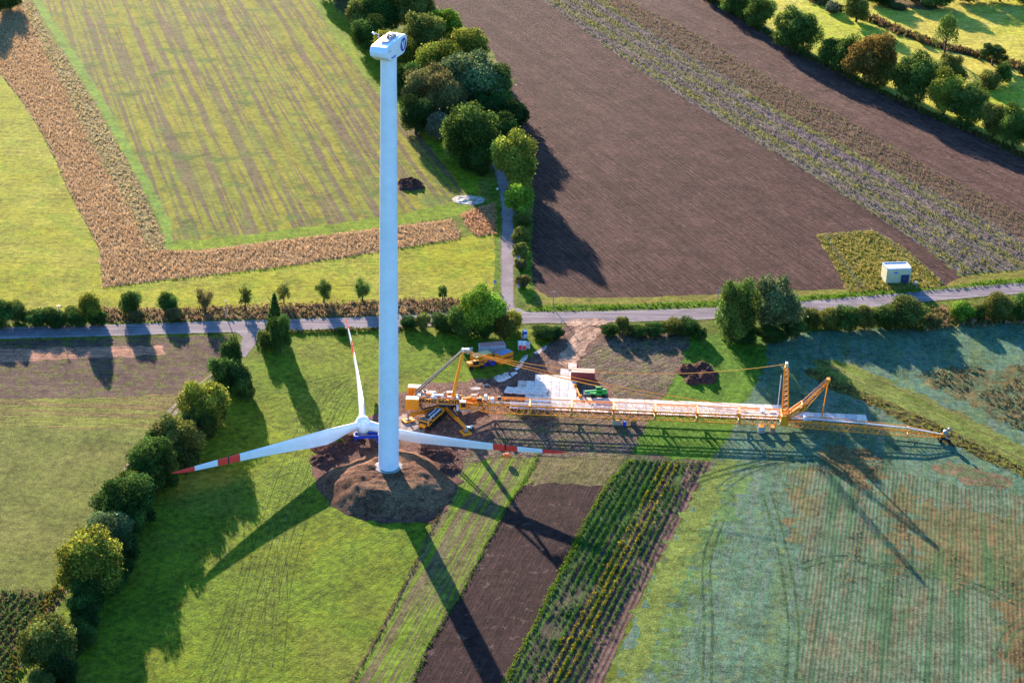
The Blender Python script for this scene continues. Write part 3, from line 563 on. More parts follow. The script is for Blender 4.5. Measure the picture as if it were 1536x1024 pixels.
def row(items, where, frm, group):
    items = sorted(items, key=lambda t: (t[0][0]+t[0][2]) if frm == 'left' else (t[0][1]+t[0][3]))
    for i, it in enumerate(items):
        box, col, kind = it[:3]; lab = it[3] if len(it) > 3 and it[3] else f"{CW[col]} {SW[kind]}, {ordn(i)} from the {frm} {where}"
        nm = {'shrub': 'shrub', 'cone': 'conifer_tree', 'willow': 'willow_tree'}.get(kind, 'broadleaf_tree')
        plant(box, col, kind, nm, lab, 'shrub' if kind == 'shrub' else 'tree', group, gap=it[4] if len(it) > 4 else (-.1 if kind == 'shrub' else .06))
row([((332,506,362,560),'dark','round'), ((316,530,350,585),'dark','round'), ((338,530,374,590),'black','shrub'), ((272,566,340,640),'yellow','round','yellow-green round tree in the left hedgerow beside the end of the rutted lane'), ((300,580,338,640),'dark','shrub'),
     ((262,612,296,668),'black','shrub'), ((232,620,298,690),'olive','round','dark olive round tree in left hedgerow, just right of the bare wheel ruts'), ((252,650,296,705),'black','shrub'), ((194,655,262,728),'mid','round'), ((228,680,270,735),'dark','shrub'), ((143,708,228,790),'dark','round','large dark blue-green round tree near the middle of the left hedgerow'),
     ((190,735,232,790),'black','shrub'), ((128,766,194,835),'silver','round'), ((165,790,208,845),'black','shrub'), ((88,786,180,888),'yellow','round','big yellow-topped tree overhanging the two wheel ruts of the lane'), ((140,830,182,890),'dark','shrub'),
     ((100,878,142,930),'dark','shrub'), ((120,905,152,945),'black','shrub'), ((30,918,112,1002),'olive','round','olive round tree nearest the bottom left corner beside the ruts'), ((88,930,124,985),'black','shrub'), ((75,975,112,1030),'black','shrub'), ((42,998,80,1040),'olive','shrub'), ((50,1040,110,1110),'dark','round'),
     ((290,610,322,660),'black','shrub'), ((205,690,245,740),'dark','shrub'), ((222,640,256,690),'dark','round'), ((175,700,215,752),'mid','round'), ((160,822,200,872),'black','shrub'), ((176,758,214,812),'dark','round'), ((112,858,160,915),'dark','round'), ((105,920,142,970),'dark','shrub'), ((350,560,380,602),'dark','shrub')],
    'of the left hedgerow', 'road end', 'trees and shrubs of the left hedgerow')
row([((470,-50,512,-5),'dark','round'), ((500,-30,545,22),'grey','round'), ((520,-8,570,45),'olive','round'), ((548,-20,605,45),'mid','round'), ((530,25,580,75),'dark','round'), ((595,-25,650,45),'olive','round'), ((560,45,618,105),'yellow','round','yellow-green tree in the upper grove right behind the nacelle'), ((600,15,660,85),'olive','round'), ((645,10,690,62),'bright','round'), ((668,38,732,100),'yellow','round','bright yellow-green domed tree at the ploughed side of the upper grove'),
     ((625,62,695,130),'yellow','round'), ((588,92,632,150),'dark','round'), ((608,95,665,165),'brown','round'), ((600,145,648,200),'black','round'), ((665,75,758,160),'silver','round','large silvery-topped tree, the biggest crown of the upper grove'), ((712,100,772,165),'mid','round'), ((638,105,696,180),'brown','round'), ((640,160,682,212),'grey','shrub'),
     ((700,140,765,185),'dark','round'), ((735,145,790,198),'black','round'), ((663,150,746,240),'mid','round','big round green tree left of the shaded start of the side road'), ((695,205,742,262),'dark','shrub'), ((722,170,775,222),'dark','round'), ((744,196,806,280),'yellow','round','isolated yellow-topped round tree right of the side road'), ((757,273,799,322),'bright','round','small bright green tree right of the side road, above three low shrubs'),
     ((768,318,797,342),'olive','shrub'), ((769,336,795,364),'olive','shrub'), ((769,358,793,388),'olive','shrub'), ((772,385,790,405),'brown','shrub'), ((774,408,796,432),'brown','shrub')],
    'of the upper grove', 'top', 'trees of the upper grove')
row([((-30,448,22,492),'mid','shrub'), ((8,442,40,486),'olive','shrub'), ((30,458,72,490),'dark','shrub'), ((62,458,102,490),'dark','shrub'), ((92,455,130,490),'dark','shrub'), ((118,437,152,484),'yellow','round'), ((130,462,162,490),'dark','shrub'),
     ((180,434,211,474),'mid','round','dense small green tree on the far road verge, right of the hedge end'), ((193,460,218,484),'brown','shrub'), ((236,438,268,468),'mid','round'), ((246,458,276,484),'brown','shrub'), ((292,431,322,466),'brown','sparse'), ((356,425,379,460),'olive','sparse','',.3), ((414,425,437,452),'olive','sparse','',.3), ((472,417,499,450),'mid','sparse','',.3), ((530,418,557,450),'mid','sparse','',.35), ((655,424,673,448),'mid','sparse','',.5)],
    'of the far road verge', 'left', 'roadside trees on the far verge')
row([((394,438,430,500),'dark','cone','tall dark pointed conifer at the lane mouth beside the road'), ((402,470,438,528),'dark','round','dark round tree right below the pointed conifer at the lane mouth'), ((384,490,412,525),'olive','shrub','low olive shrub left of the dark trees at the lane mouth')], '', '', 'trees at the lane mouth')
row([((505,488,520,502),'dark','shrub'), ((622,463,646,494),'olive','shrub'), ((645,466,684,496),'mid','shrub'), ((672,446,716,502),'mid','shrub'), ((600,470,626,494),'dark','shrub'), ((692,424,758,500),'bright','round','large bright green bushy tree between the road and the site containers'), ((736,458,774,506),'olive','shrub'), ((756,458,784,500),'yellow','shrub'), ((797,482,838,510),'dark','shrub'), ((818,487,848,510),'black','shrub'), ((708,476,744,508),'dark','shrub'),
     ((900,482,928,506),'dark','shrub'), ((922,470,946,500),'olive','shrub'), ((940,482,975,506),'dark','shrub'), ((962,480,1000,506),'dark','shrub'), ((990,472,1030,502),'olive','shrub'), ((1018,470,1052,504),'dark','shrub'), ((1042,488,1062,512),'dark','shrub')],
    'on the verge by the site', 'left', 'shrubs on the near verge by the site entrance')
row([((1078,412,1136,508),'mid','round','left one of the two big twin trees beside the road right of the site'), ((1128,410,1201,500),'silver','round','right one of the two big twin trees beside the road right of the site'), ((1086,478,1140,514),'dark','shrub'), ((1130,482,1182,514),'dark','shrub'), ((1170,470,1212,505),'dark','shrub')], 'at the foot of the twin trees', 'left', 'twin trees by the road')
row([((1195,455,1232,492),'olive','shrub'), ((1222,453,1262,494),'olive','shrub'), ((1250,450,1290,496),'mid','shrub'), ((1278,452,1318,496),'olive','shrub'), ((1305,450,1348,494),'mid','shrub'), ((1328,441,1398,494),'olive','shrub','biggest rounded olive bush of the right roadside hedge, opposite the utility building'), ((1385,468,1415,492),'brown','shrub'), ((1428,445,1464,482),'bright','shrub','bright green bush standing alone in the gap of the right roadside hedge'), ((1456,454,1482,480),'mid','shrub'), ((1476,436,1528,482),'olive','shrub'), ((1512,432,1562,480),'mid','shrub'), ((1548,428,1600,478),'mid','shrub')],
    'of the right roadside hedge', 'left', 'bushes of the right roadside hedge')
row([((1050,-30,1095,0),'mid','round'), ((1082,-14,1126,22),'mid','round'), ((1114,-8,1162,40),'mid','round'), ((1164,10,1230,74),'mid','round','lone-standing round green tree of the upper right line, before a gap'), ((1230,54,1268,98),'mid','round'), ((1250,50,1292,108),'mid','round'), ((1272,48,1346,122),'orange','round','orange-tinted tree in the line between red field and pasture'), ((1300,70,1348,125),'olive','round'), ((1338,80,1406,150),'mid','round'), ((1404,80,1452,128),'olive','round'), ((1392,106,1446,170),'yellow','round'), ((1424,124,1486,184),'mid','round'), ((1474,150,1514,202),'olive','round'), ((1498,158,1548,218),'mid','round'), ((1540,180,1600,245),'mid','round'), ((1590,210,1650,275),'mid','round')],
    'of the upper right tree line', 'left', 'tree line between the red field and the pasture')
row([((1266,-8,1306,32),'olive','round','dense round tree beside the brush bank at the top edge'), ((1237,0,1260,20),'grey','shrub'), ((1401,22,1441,74),'mid','willow','drooping willow-like tree standing alone in the golden pasture',.35), ((1469,62,1513,92),'black','flat','low spreading fruit tree right of the drooping tree',.5), ((1466,100,1502,134),'olive','shrub','dark rounded bush in the pasture at right'), ((1494,92,1519,124),'mid','round','small green tree against the rounded pasture bush'), ((1374,50,1386,64),'brown','sparse'),
     ((1296,-24,1346,6),'dark','round'), ((1345,-26,1392,2),'mid','round'), ((1330,2,1362,14),'brown','shrub'), ((1380,-26,1430,10),'mid','round'), ((1425,-30,1480,2),'dark','round'), ((1475,-34,1530,2),'dark','round'), ((1520,-30,1580,4),'dark','round'), ((1210,-22,1250,0),'mid','round'), ((1528,92,1550,116),'brown','shrub')],
    'among the top right pasture trees', 'left', 'pasture trees at the top right')
row([((-40,-20,8,26),'dark','round'), ((-5,-25,32,12),'dark','round')], 'at the top left corner', 'left', 'trees at the top left corner')
# the dark evergreen brush beside the mound
row([((497,652,515,670),'dark','shrub','small dark bush on the spoil beside the earth mound')], '', '', None)
# ---------------------------------------------------------------- tufts (uncountable ground cover)
def in_poly(P, poly):
    x, y = P[:, 0], P[:, 1]; ins = np.zeros(len(P), bool); n = len(poly)
    for i in range(n):
        x1, y1 = poly[i][0], poly[i][1]; x2, y2 = poly[(i+1) % n][0], poly[(i+1) % n][1]
        c = ((y1 > y) != (y2 > y)) & (x < (x2-x1)*(y-y1)/(y2-y1+1e-12)+x1); ins ^= c
    return ins
def area_pts(pts, dens):
    W = [at(x, y) for x, y in pts]; X = [p.x for p in W]; Y = [p.y for p in W]
    n = int((max(X)-min(X))*(max(Y)-min(Y))*dens); P = np.stack([RS.uniform(min(X), max(X), n), RS.uniform(min(Y), max(Y), n)], 1)
    return P[in_poly(P, [(p.x, p.y) for p in W])]
def vnoise(P, sc, seed=0):
    a = np.zeros(len(P)); r = np.random.RandomState(seed)
    for i in range(5):
        th = r.rand()*6.28; f = sc*(.6+1.3*r.rand()); a += np.sin((P[:, 0]*math.cos(th)+P[:, 1]*math.sin(th))*f*6.28+r.rand()*6.28+1.5*np.sin(P[:, 1]*f*2+i))
    return a/2.2
def tufts(name, pts, dens, h, wd, cols, k=3, keep=None, label=None, z=.1, colf=None):
    P = pts if isinstance(pts, np.ndarray) else area_pts(pts, dens)
    if keep is not None: P = P[keep(P)]
    n = len(P); cols = np.array(cols)
    ci = RS.randint(0, len(cols), n) if colf is None else colf(P)
    hh = h*(.55+.8*RS.rand(n)); Q = []; Nn = []; S = []; T = []; U = []
    for i in range(k):
        off = RS.randn(n, 2)*wd*.45; Q.append(np.column_stack([P[:, 0]+off[:, 0], P[:, 1]+off[:, 1], z+hh*(.3+.35*RS.rand(n))]))
        a = RS.rand(n)*6.28; Nn.append(np.column_stack([np.cos(a), np.sin(a), .3+.5*RS.rand(n)])); U.append(np.column_stack([.35*RS.randn(n), .35*RS.randn(n), np.ones(n)]))
        S.append(hh*.55); T.append(np.array([G(q) for q in cols])[ci]*(.7+.55*RS.rand(n, 1)))
    Q = np.concatenate(Q); Nn = unit(np.concatenate(Nn)); U = unit(np.concatenate(U)); U = unit(U-Nn*(U*Nn).sum(1, keepdims=True)*.6)
    me = quads_mesh(name, Q, Nn, np.concatenate(S), np.concatenate(T), M_GRASS, asp=max(.5, wd/h), up=U)
    o = bpy.data.objects.new(name, me); C.objects.link(o); tag(o, kind='stuff', label=label, cat='ground cover'); return o
tufts('dry_reeds', REED, 3.2, .5, .24, [(.50,.36,.22),(.42,.29,.17),(.58,.43,.28),(.34,.23,.14)], colf=lambda P: np.clip(np.round(1.1+1.1*vnoise(P, .16, 21)+.7*RS.randn(len(P))), 0, 3).astype(int)%4, label='rust brown dry reeds in the strip round the striped field')
tufts('dry_reeds', REED2, 3.2, .55, .3, [(.52,.32,.20),(.42,.25,.15)], label='small rust brown reed patch left of the side road')
tufts('grass_tussocks', LUMP, 1.0, .4, .4, [(.56,.48,.25),(.44,.38,.2),(.50,.35,.2),(.24,.2,.1)], label='pale lumpy tussocks between reeds and striped field')
def fcol(P):
    # rows of yellow flowers inside the strip
    d = P@np.array([math.sin(R(63)), math.cos(R(63))]); v = np.sin(d*.62+.8*vnoise(P, .004, 3))
    return np.where((v > .45) & (RS.rand(len(P)) < .5), 0, np.where(v < -.3, 2, 1))
tufts('flowering_weeds', FLOW, 1.5, .6, .45, [(.26,.25,.08),(.17,.16,.075),(.21,.165,.17)], k=2, colf=fcol, label='grey and yellow flowering strip between the ploughed fields')
tufts('brown_weeds', WEED, 1.3, .5, .4, [(.25,.16,.12),(.19,.125,.09),(.16,.16,.08)], k=2, label='brown weedy strip beside the yellow flowering strip')
tufts('rank_grass', LOT, 3, .42, .35, [(.44,.35,.14),(.26,.24,.08),(.16,.18,.05)], k=3, label='rank yellow grass on the lot round the utility building')
tufts('ditch_grass', BANK, 1.1, .35, .45, [(.28,.26,.10),(.20,.20,.06),(.20,.14,.07)], k=3, label='tall yellowish grass along the diagonal ditch bank')
tufts('bank_brush', [(150,462),(250,463),(400,458),(560,450),(690,448),(692,466),(560,474),(300,482),(150,484)], 1.6, .65, .7, [(.34,.22,.14),(.20,.17,.08),(.14,.10,.06)], k=3, label='brown brush on the far road bank behind the rotor')
tufts('bank_brush', [(1395,462),(1540,462),(1600,470),(1600,485),(1480,490),(1380,498)], 1.0, .9, .9, [(.26,.17,.11),(.15,.13,.06)], k=3, label='tan brush below the right roadside hedge')
tufts('verge_grass', [(785,464),(820,458),(950,456),(1090,450),(1250,441),(1420,431),(1480,421),(1620,410),(1620,421),(1420,436),(1250,449),(1100,457),(950,463),(790,467)], 2.0, .45, .5, [(.13,.22,.03),(.09,.15,.03)], k=2, label='bright green grass along the far edge of the road')
def rust_rows(P):
    d = P@np.array([math.sin(R(101.5)), math.cos(R(101.5))]); return (np.sin(d*2*math.pi/1.75) > -.2) & (vnoise(P, .03, 5) > -.9)
def rust_rows2(P):
    d = P@np.array([math.sin(R(101.5)), math.cos(R(101.5))]); e = P@np.array([math.cos(R(101.5)), -math.sin(R(101.5))])
    m = np.sin(d*.55+1.2*vnoise(P, .01, 8))+.6*vnoise(P, .03, 5); return (np.abs((d % 1.0)-.5) < .22) & (m > .55)
tufts('rust_stubble_tufts', [(1225,700),(1320,725),(1372,738),(1470,762),(1536,790),(1600,810),(1600,1100),(1500,1040),(1500,900),(1455,890),(1378,890),(1345,890),(1250,870),(1215,800)], 3.2, .3, .3, [(.30,.17,.09),(.24,.14,.08),(.17,.15,.08)], k=2, keep=rust_rows2, label='rust brown stubble rows in the frosted field')
tufts('rust_stubble_tufts', [(1238,668),(1290,672),(1325,690),(1312,735),(1255,712)], 1.3, .3, .35, [(.32,.20,.11),(.22,.17,.09)], k=2, label='rust brown weeds just below the crane jib')
tufts('weed_clumps', [(1370,562),(1430,550),(1536,546),(1640,545),(1640,690),(1536,645),(1480,620)], .8, .5, .6, [(.19,.15,.08),(.13,.18,.10),(.11,.085,.055)], k=3, keep=lambda P: vnoise(P, .06, 9) > -.3, label='brown weed clumps in the upper right of the frosted field')
# vegetable rows
VEG = [(948,690),(1056,694),(1036,728),(1004,780),(952,880),(898,985),(860,1060),(820,1150),(705,1150),(766,1022),(808,938),(850,852),(884,784),(912,734),(934,702)]
va = R(-107.5); vn = np.array([-math.sin(va), math.cos(va)]); vd = np.array([math.cos(va), math.sin(va)])
P = area_pts(VEG, 5.5); d = P@vn; jr = np.round(d/1.7)*1.7; P = P+np.outer(jr-d, vn)+RS.randn(len(P), 2)*.12; P = P[RS.rand(len(P)) < .6+.3*vnoise(P, .05, 4)]
W1 = at(1010, 712); W2 = at(860, 985); mid = np.array([(W1.x+W2.x)/2, (W1.y+W2.y)/2])
def vcol(P):
    e = (P-mid)@vn
    y0 = np.array([at(1005, 700).x, at(1005, 700).y]); y1 = np.array([at(838, 1010).x, at(838, 1010).y]); ax = unit((y1-y0)[None])[0]; nn = np.array([-ax[1], ax[0]])
    q = np.abs((P-y0)@nn + .8*np.sin((P-y0)@ax*.4)); yl = (q < 2.5)
    return np.where(yl & (RS.rand(len(P)) < .8), RS.choice([3, 4, 5], len(P)), RS.choice([0, 1, 2], len(P)))
tufts('vegetable_rows', P, 0, .36, .42, [(.055,.12,.035),(.075,.15,.04),(.04,.085,.03),(.34,.28,.03),(.24,.20,.03),(.08,.08,.02)], k=3, colf=vcol, label='dark green vegetable rows with a yellowing middle row')
P = area_pts([(-120,888),(0,886),(68,888),(84,890),(20,1030),(-40,1120),(-120,1120)], 3); va2 = R(-104); n2 = np.array([-math.sin(va2), math.cos(va2)]); d = P@n2; P = P+np.outer(np.round(d/1.9)*1.9-d, n2)+RS.randn(len(P), 2)*.28
tufts('weedy_crop_rows', P, 0, .5, .5, [(.08,.13,.05),(.10,.15,.05),(.14,.11,.06)], k=3, label='dark weedy crop rows at the bottom left corner')
# crop-edge grass line between strips, and greenery at the field boundary
def line_pts(pts, n, sig):
    W = [at(x, y) for x, y in pts]; out = []
    L = [(b-a).length for a, b in zip(W[:-1], W[1:])]; tot = sum(L)
    for (a, b), l in zip(zip(W[:-1], W[1:]), L):
        m = int(n*l/tot); t = RS.rand(m); out.append(np.column_stack([a.x+(b.x-a.x)*t, a.y+(b.y-a.y)*t])+RS.randn(m, 2)*sig)
    return np.concatenate(out)
tufts('boundary_grass', line_pts([(815,668),(805,689),(779,732),(754,770),(725,825),(692,889),(645,962),(619,1022),(590,1090)], 900, .3), 0, .22, .35, [(.12,.22,.03),(.09,.16,.03)], k=2, label='thin bright grass line left of the dark ploughed strip')
tufts('boundary_grass', line_pts([(945,690),(908,732),(880,780),(846,850),(803,936),(757,1024),(720,1100)], 1500, .35), 0, .3, .35, [(.12,.22,.03),(.17,.20,.03)], k=2, label='bright grass line right of the dark ploughed strip')
tufts('boundary_grass', line_pts([(668,730),(652,785),(592,905),(525,1028)], 500, .25), 0, .25, .35, [(.20,.17,.06),(.10,.08,.03)], k=2, label='dry grass line between the meadow and the green crop strip')
tufts('roadside_weeds', line_pts([(392,500),(500,497),(620,492)], 500, .5), 0, .6, .6, [(.07,.10,.03),(.15,.12,.05)], k=2, label='dark weeds along the near road edge')
tufts('lane_weeds', line_pts([(205,700),(165,765),(95,868),(60,930),(10,1024)], 900, .8), 0, .7, .7, [(.20,.12,.05),(.14,.14,.04),(.08,.10,.03)], k=2, label='brown and green weeds left of the rutted lane')
tufts('pasture_brush', line_pts([(1205,-8),(1240,8),(1310,30),(1345,46),(1400,68),(1460,82),(1540,104)], 1500, 1.6), 0, 1.4, 1.2, [(.22,.13,.08),(.15,.14,.05),(.10,.07,.04)], k=3, label='reddish brush line crossing the golden pasture')
tufts('field_edge_brush', line_pts([(1045,-10),(1110,26),(1200,80),(1300,130),(1400,175),(1470,204),(1536,236),(1640,290)], 2200, .9), 0, 1.1, 1.0, [(.09,.08,.03),(.07,.10,.03),(.13,.09,.05)], k=3, label='low brush below the upper right tree line')
# ================================================================ TURBINE
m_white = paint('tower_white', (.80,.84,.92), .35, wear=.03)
m_white2 = paint('blade_white', (.80,.82,.86), .3, wear=.05)
m_red = paint('warning_red', (.92,.05,.04), .35, wear=.05)
m_blue = paint('steel_blue', (.01,.05,.42), .4)
m_conc = NT('concrete').build((.34,.31,.28), [('n', (.8,4), .45,.65, (.22,.19,.17), .8)], [('n', (2,4), .05)])
m_blk = paint('black_steel', (.025,.025,.028), .5); m_gry = paint('grey_steel', (.24,.25,.27), .45); m_lgry = paint('light_steel', (.55,.56,.58), .4)
m_or_p = paint('crane_orange', (.76,.262,.016), .6, wear=.06, spec=.12); m_cream = paint('pale_panel', (.62,.52,.36), .5, wear=.2)
m_glass = NT('dark_glass').build((.02,.025,.03)); m_glass.node_tree.nodes['Principled BSDF'].inputs['Roughness'].default_value = .08; m_glass.node_tree.nodes['Principled BSDF'].inputs['Specular IOR Level'].default_value = .6
m_dgry = paint('dark_grey_steel', (.045,.047,.06), .6)
m_tyre = paint('tyre_rubber', (.018,.018,.019), .8, spec=.1)
def text_mesh(txt, size, parent, mat, loc, rot, depth=.02, bold=.02, name='lettering', sx=1.0):
    cu = bpy.data.curves.new(name, 'FONT'); cu.body = txt; cu.size = size; cu.extrude = depth; cu.offset = bold; cu.align_x = 'CENTER'; cu.align_y = 'CENTER'; cu.resolution_u = 2
    o = bpy.data.objects.new(name, cu); C.objects.link(o); dg = bpy.context.evaluated_depsgraph_get(); dg.update()
    me = bpy.data.meshes.new_from_object(o.evaluated_get(dg)); bpy.data.objects.remove(o); me.materials.clear(); me.materials.append(mat)
    q = bpy.data.objects.new(name, me); C.objects.link(q); q.parent = parent; q.location = loc; q.rotation_euler = rot; q.scale = (sx, 1, 1); return q
tw = empty('wind_turbine', TB-Vector((0,0,.3)), 0, 'tall pale tower with nacelle but no rotor, standing on the earth mound', 'wind turbine')
TH = 106.15
MB().lathe([(3.55,-.5),(3.55,.45),(3.3,.5),(2.9,.5)], n=48).build('foundation_ring', m_conc, tw, smooth=True)
hs = [0.5, 18, 38, 60, 82, TH]
def rad(z): return 2.52-(2.52-1.80)*(z/TH)**1.15
for i in range(5):
    z0, z1 = hs[i], hs[i+1]; mb = MB(); n = 6
    prof = [(rad(z0+(z1-z0)*k/n), z0+(z1-z0)*k/n) for k in range(n+1)]
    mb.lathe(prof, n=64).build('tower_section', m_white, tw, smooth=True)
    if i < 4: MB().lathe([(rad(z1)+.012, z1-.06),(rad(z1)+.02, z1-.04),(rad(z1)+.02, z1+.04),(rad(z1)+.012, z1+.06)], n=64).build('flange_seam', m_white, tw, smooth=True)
dr = MB().box((0, 2.55, 2.3), (.95, .16, 2.1), bev=.05).build('access_door', m_lgry, tw)
MB().box((.34, 2.65, 2.2), (.06, .06, .3)).build('door_handle', m_blk, dr)
MB().tube((1.2,-1.35,68),(1.26,-1.3,68.6), .12).build('cable_clip', m_gry, tw)
na = empty('nacelle', (0, 0, TH), R(-20+90))   # local x along axis away from camera
na.parent = tw; 
W2 = 2.05
prof = [(-5.9,2.2),(-5.7,2.75),(-5.2,3.35),(-1.2,3.75),(3.4,3.95),(4.9,3.85),(5.5,3.4),(5.6,2.4),(5.5,1.1),(4.3,-.15),(3.2,-.35),(-2.6,-.35),(-3.4,-.2),(-5.6,1.2)]
mb = MB(); n = len(prof)
cz = 1.9
rings = []
for y, k in ((-W2, .92), (-W2+.10, .975), (-W2+.42, 1), (W2-.42, 1), (W2-.10, .975), (W2, .92)):
    rings.append([(x-(1-k)*2.2*(1 if x > 0 else -1), y, cz+(z-cz)*(1-(1-k)*.75)) for x, z in prof])
P = [p for r in rings for p in r]; fs = [tuple(range(n)), tuple(range(6*n-1, 5*n-1, -1))]
for q in range(5):
    for i in range(n): fs.append((q*n+i, q*n+(i+1) % n, (q+1)*n+(i+1) % n, (q+1)*n+i))
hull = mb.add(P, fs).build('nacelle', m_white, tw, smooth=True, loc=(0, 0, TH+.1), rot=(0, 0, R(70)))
bpy.data.objects.remove(na); na = hull
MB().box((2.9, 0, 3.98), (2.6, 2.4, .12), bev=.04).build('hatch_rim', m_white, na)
mb = MB()
for s in (-1, 1):
    for k in range(5): mb.tube((-.4+k*.55, s*.9, 3.8), (-.4+k*.55, s*.9, 4.6), .045, n=4)
    mb.tube((-.4, s*.9, 4.6), (1.8, s*.9, 4.6), .04, n=4); mb.tube((-.4, s*.9, 4.2), (1.8, s*.9, 4.2), .035, n=4)
mb.tube((-.4,-.9,4.6),(-.4,.9,4.6),.04,n=4); mb.tube((1.8,-.9,4.6),(1.8,.9,4.6),.04,n=4); mb.build('roof_rail', m_blk, na)
MB().box((-1.7,.1,3.85),(1.6,1.7,.1)).box((.9,-.2,3.98),(.9,.8,.3),bev=.05).build('hatch_cover', paint('salmon_panel', (.55,.30,.24), .5), na)
MB().box((.4,.2,4.1),(.7,.6,.55),bev=.06).box((1.5,.4,4.15),(.4,.9,.5),bev=.05).build('roof_equipment', m_blk, na)
MB().box((-.3,-.5,4.15),(.5,.4,.6),bev=.06).box((2.3,-.3,4.25),(.5,.9,.55),bev=.08).build('equipment_case', m_lgry, na)
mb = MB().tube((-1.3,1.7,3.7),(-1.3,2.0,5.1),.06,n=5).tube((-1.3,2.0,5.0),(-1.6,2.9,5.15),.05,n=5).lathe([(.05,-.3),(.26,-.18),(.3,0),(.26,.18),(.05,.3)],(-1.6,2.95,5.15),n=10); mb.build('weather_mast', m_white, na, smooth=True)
# emblem: blue disc with white notched triangle, on the side facing camera right
def disc(r0, r1, y, a0=0, a1=360, n=40):
    mb = MB(); P = []
    for i in range(n+1):
        t = R(a0+(a1-a0)*i/n)
        for r in (r0, r1):
            for yy in (y, y-.04): P.append((r*math.cos(t), yy, r*math.sin(t)))
    for i in range(n):
        b = i*4
        mb.f += [(b+1, b+5, b+7, b+3), (b, b+2, b+6, b+4), (b+2, b+3, b+7, b+6), (b, b+4, b+5, b+1)]; mb.mi += [0]*4
    mb.v = P; return mb
em = disc(.0, 1.55, -W2-.01).build('emblem', m_blue, na, loc=(3.45, 0, 1.85))
MB().add([(-.92,-W2-.07,.78),(.92,-W2-.07,.78),(.1,-W2-.07,-1.12),(-.28,-W2-.07,-1.0)], [(0,1,2,3)]).add([(-.98,-W2-.055,.84),(.98,-W2-.055,.84),(0,-W2-.055,-1.2)], [(0,1,2)]).build('emblem_mark', m_white, em)
MB().add([(-.35,-W2-.09,.80),(.35,-W2-.09,.80),(.02,-W2-.09,-.30)], [(0,1,2)]).build('emblem_notch', m_blue, em)
text_mesh('Vestas', .72, na, m_blue, (-1.9, -W2-.02, .45), (R(90), R(-3), 0), sx=1.3)
text_mesh('V112', .62, na, m_gry, (-4.1, -W2-.0, 2.3), (R(90), 0, 0), bold=.005)
# ================================================================ ROTOR ON THE GROUND
HUB = Vector((-37.63, 438.08, 0)); RT0 = 98.07
ro = empty('turbine_rotor', HUB, R(RT0-1.6), 'three-bladed white rotor with red tip bands lying on a blue stand behind the tower', 'rotor')
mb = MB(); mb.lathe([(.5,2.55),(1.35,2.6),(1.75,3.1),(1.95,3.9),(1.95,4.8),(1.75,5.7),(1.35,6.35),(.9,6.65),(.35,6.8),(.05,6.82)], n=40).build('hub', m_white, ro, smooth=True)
def lerp(t, T, V):
    return float(np.interp(t, T, V))
RR = [1.6,3,5,8,11,15,20,26,32,38,44,49,52.5,54.6,55.5]
CHD = [1.15,1.2,1.35,1.75,1.98,1.86,1.62,1.36,1.14,.95,.77,.60,.45,.24,.04]
THK = [1.15,1.15,1.05,.82,.62,.48,.38,.29,.22,.17,.13,.10,.07,.04,.01]
def blade_sec(r):
    c = lerp(r, RR, CHD); t = lerp(r, RR, THK); u = (r-1.6)/53.9
    ztop = 4.6+.2*u+1.15+3.1*u**1.5*1.0       # leading edge line
    zc = ztop-c*1.0
    tw_ = R(8+14*max(0, 1-r/30)); bend = 3.2*u*u
    P = []
    n = 20; rd = max(0, 1-(r-1.6)/9)           # roundness at the root
    for i in range(n):
        a = 2*math.pi*i/n; ca, sa = math.cos(a), math.sin(a)
        z = c*ca; y = t*sa*(rd+(1-rd)*(.55+.45*ca))
        yy = y*math.cos(tw_)-z*math.sin(tw_)*(1-rd); zz = y*math.sin(tw_)+z*math.cos(tw_)
        P.append((r, yy+bend, zc+zz))
    return P
def blade_piece(r0, r1, infl=0):
    rs = sorted(set([r0, r1]+[r for r in np.arange(1.6, 55.5, 1.3) if r0 < r < r1]+([55.5] if r1 > 55 else [])))
    mb = MB(); n = 20
    for r in rs:
        S = blade_sec(r)
        if infl:
            cy = sum(p[1] for p in S)/n; cz_ = sum(p[2] for p in S)/n; S = [(p[0], cy+(p[1]-cy)*(1+infl*3), cz_+(p[2]-cz_)*(1+infl)) for p in S]
        mb.v += S
    for k in range(len(rs)-1):
        for i in range(n): mb.f.append((k*n+i, k*n+(i+1) % n, (k+1)*n+(i+1) % n, (k+1)*n+i)); mb.mi.append(0)
    mb.f += [tuple(range(n)), tuple(range(len(mb.v)-1, len(mb.v)-n-1, -1))]; mb.mi += [0, 0]
    return mb
bl = blade_piece(1.6, 36.2).build('blade', m_white2, ro, smooth=True)
for a, b, nm, mt in ((36.2,42.6,'red_band',m_red), (42.6,49.1,'white_band',m_white2), (49.1,55.5,'red_tip',m_red)):
    blade_piece(a, b).build(nm, mt, bl, smooth=True)
blade_piece(39.3, 39.7, .09).build('lifting_strap', m_blk, bl)
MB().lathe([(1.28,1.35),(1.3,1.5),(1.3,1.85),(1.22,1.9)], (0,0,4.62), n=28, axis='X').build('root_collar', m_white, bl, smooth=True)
for k in (1, 2):
    c = bl.copy(); C.objects.link(c); c.rotation_euler = (0, 0, R(120*k))
    for ch in bl.children:
        d = ch.copy(); C.objects.link(d); d.parent = c
for o in ro.children:
    if o.name.startswith('blade'): o.name = 'blade'
st = empty('rotor_stand', HUB+Vector((2.2,-.6,GZ)), R(8), 'blue steel support stand under the rotor hub', 'stand')
MB().box((-1.2,-.8,1.6),(6.6,.35,.8),bev=.04).box((-1.2,1.2,1.6),(6.6,.35,.8),bev=.04).box((-4.3,.2,1.6),(.35,2.2,.8)).box((1.9,.2,1.6),(.35,2.2,.8)).build('frame', m_blue, st)
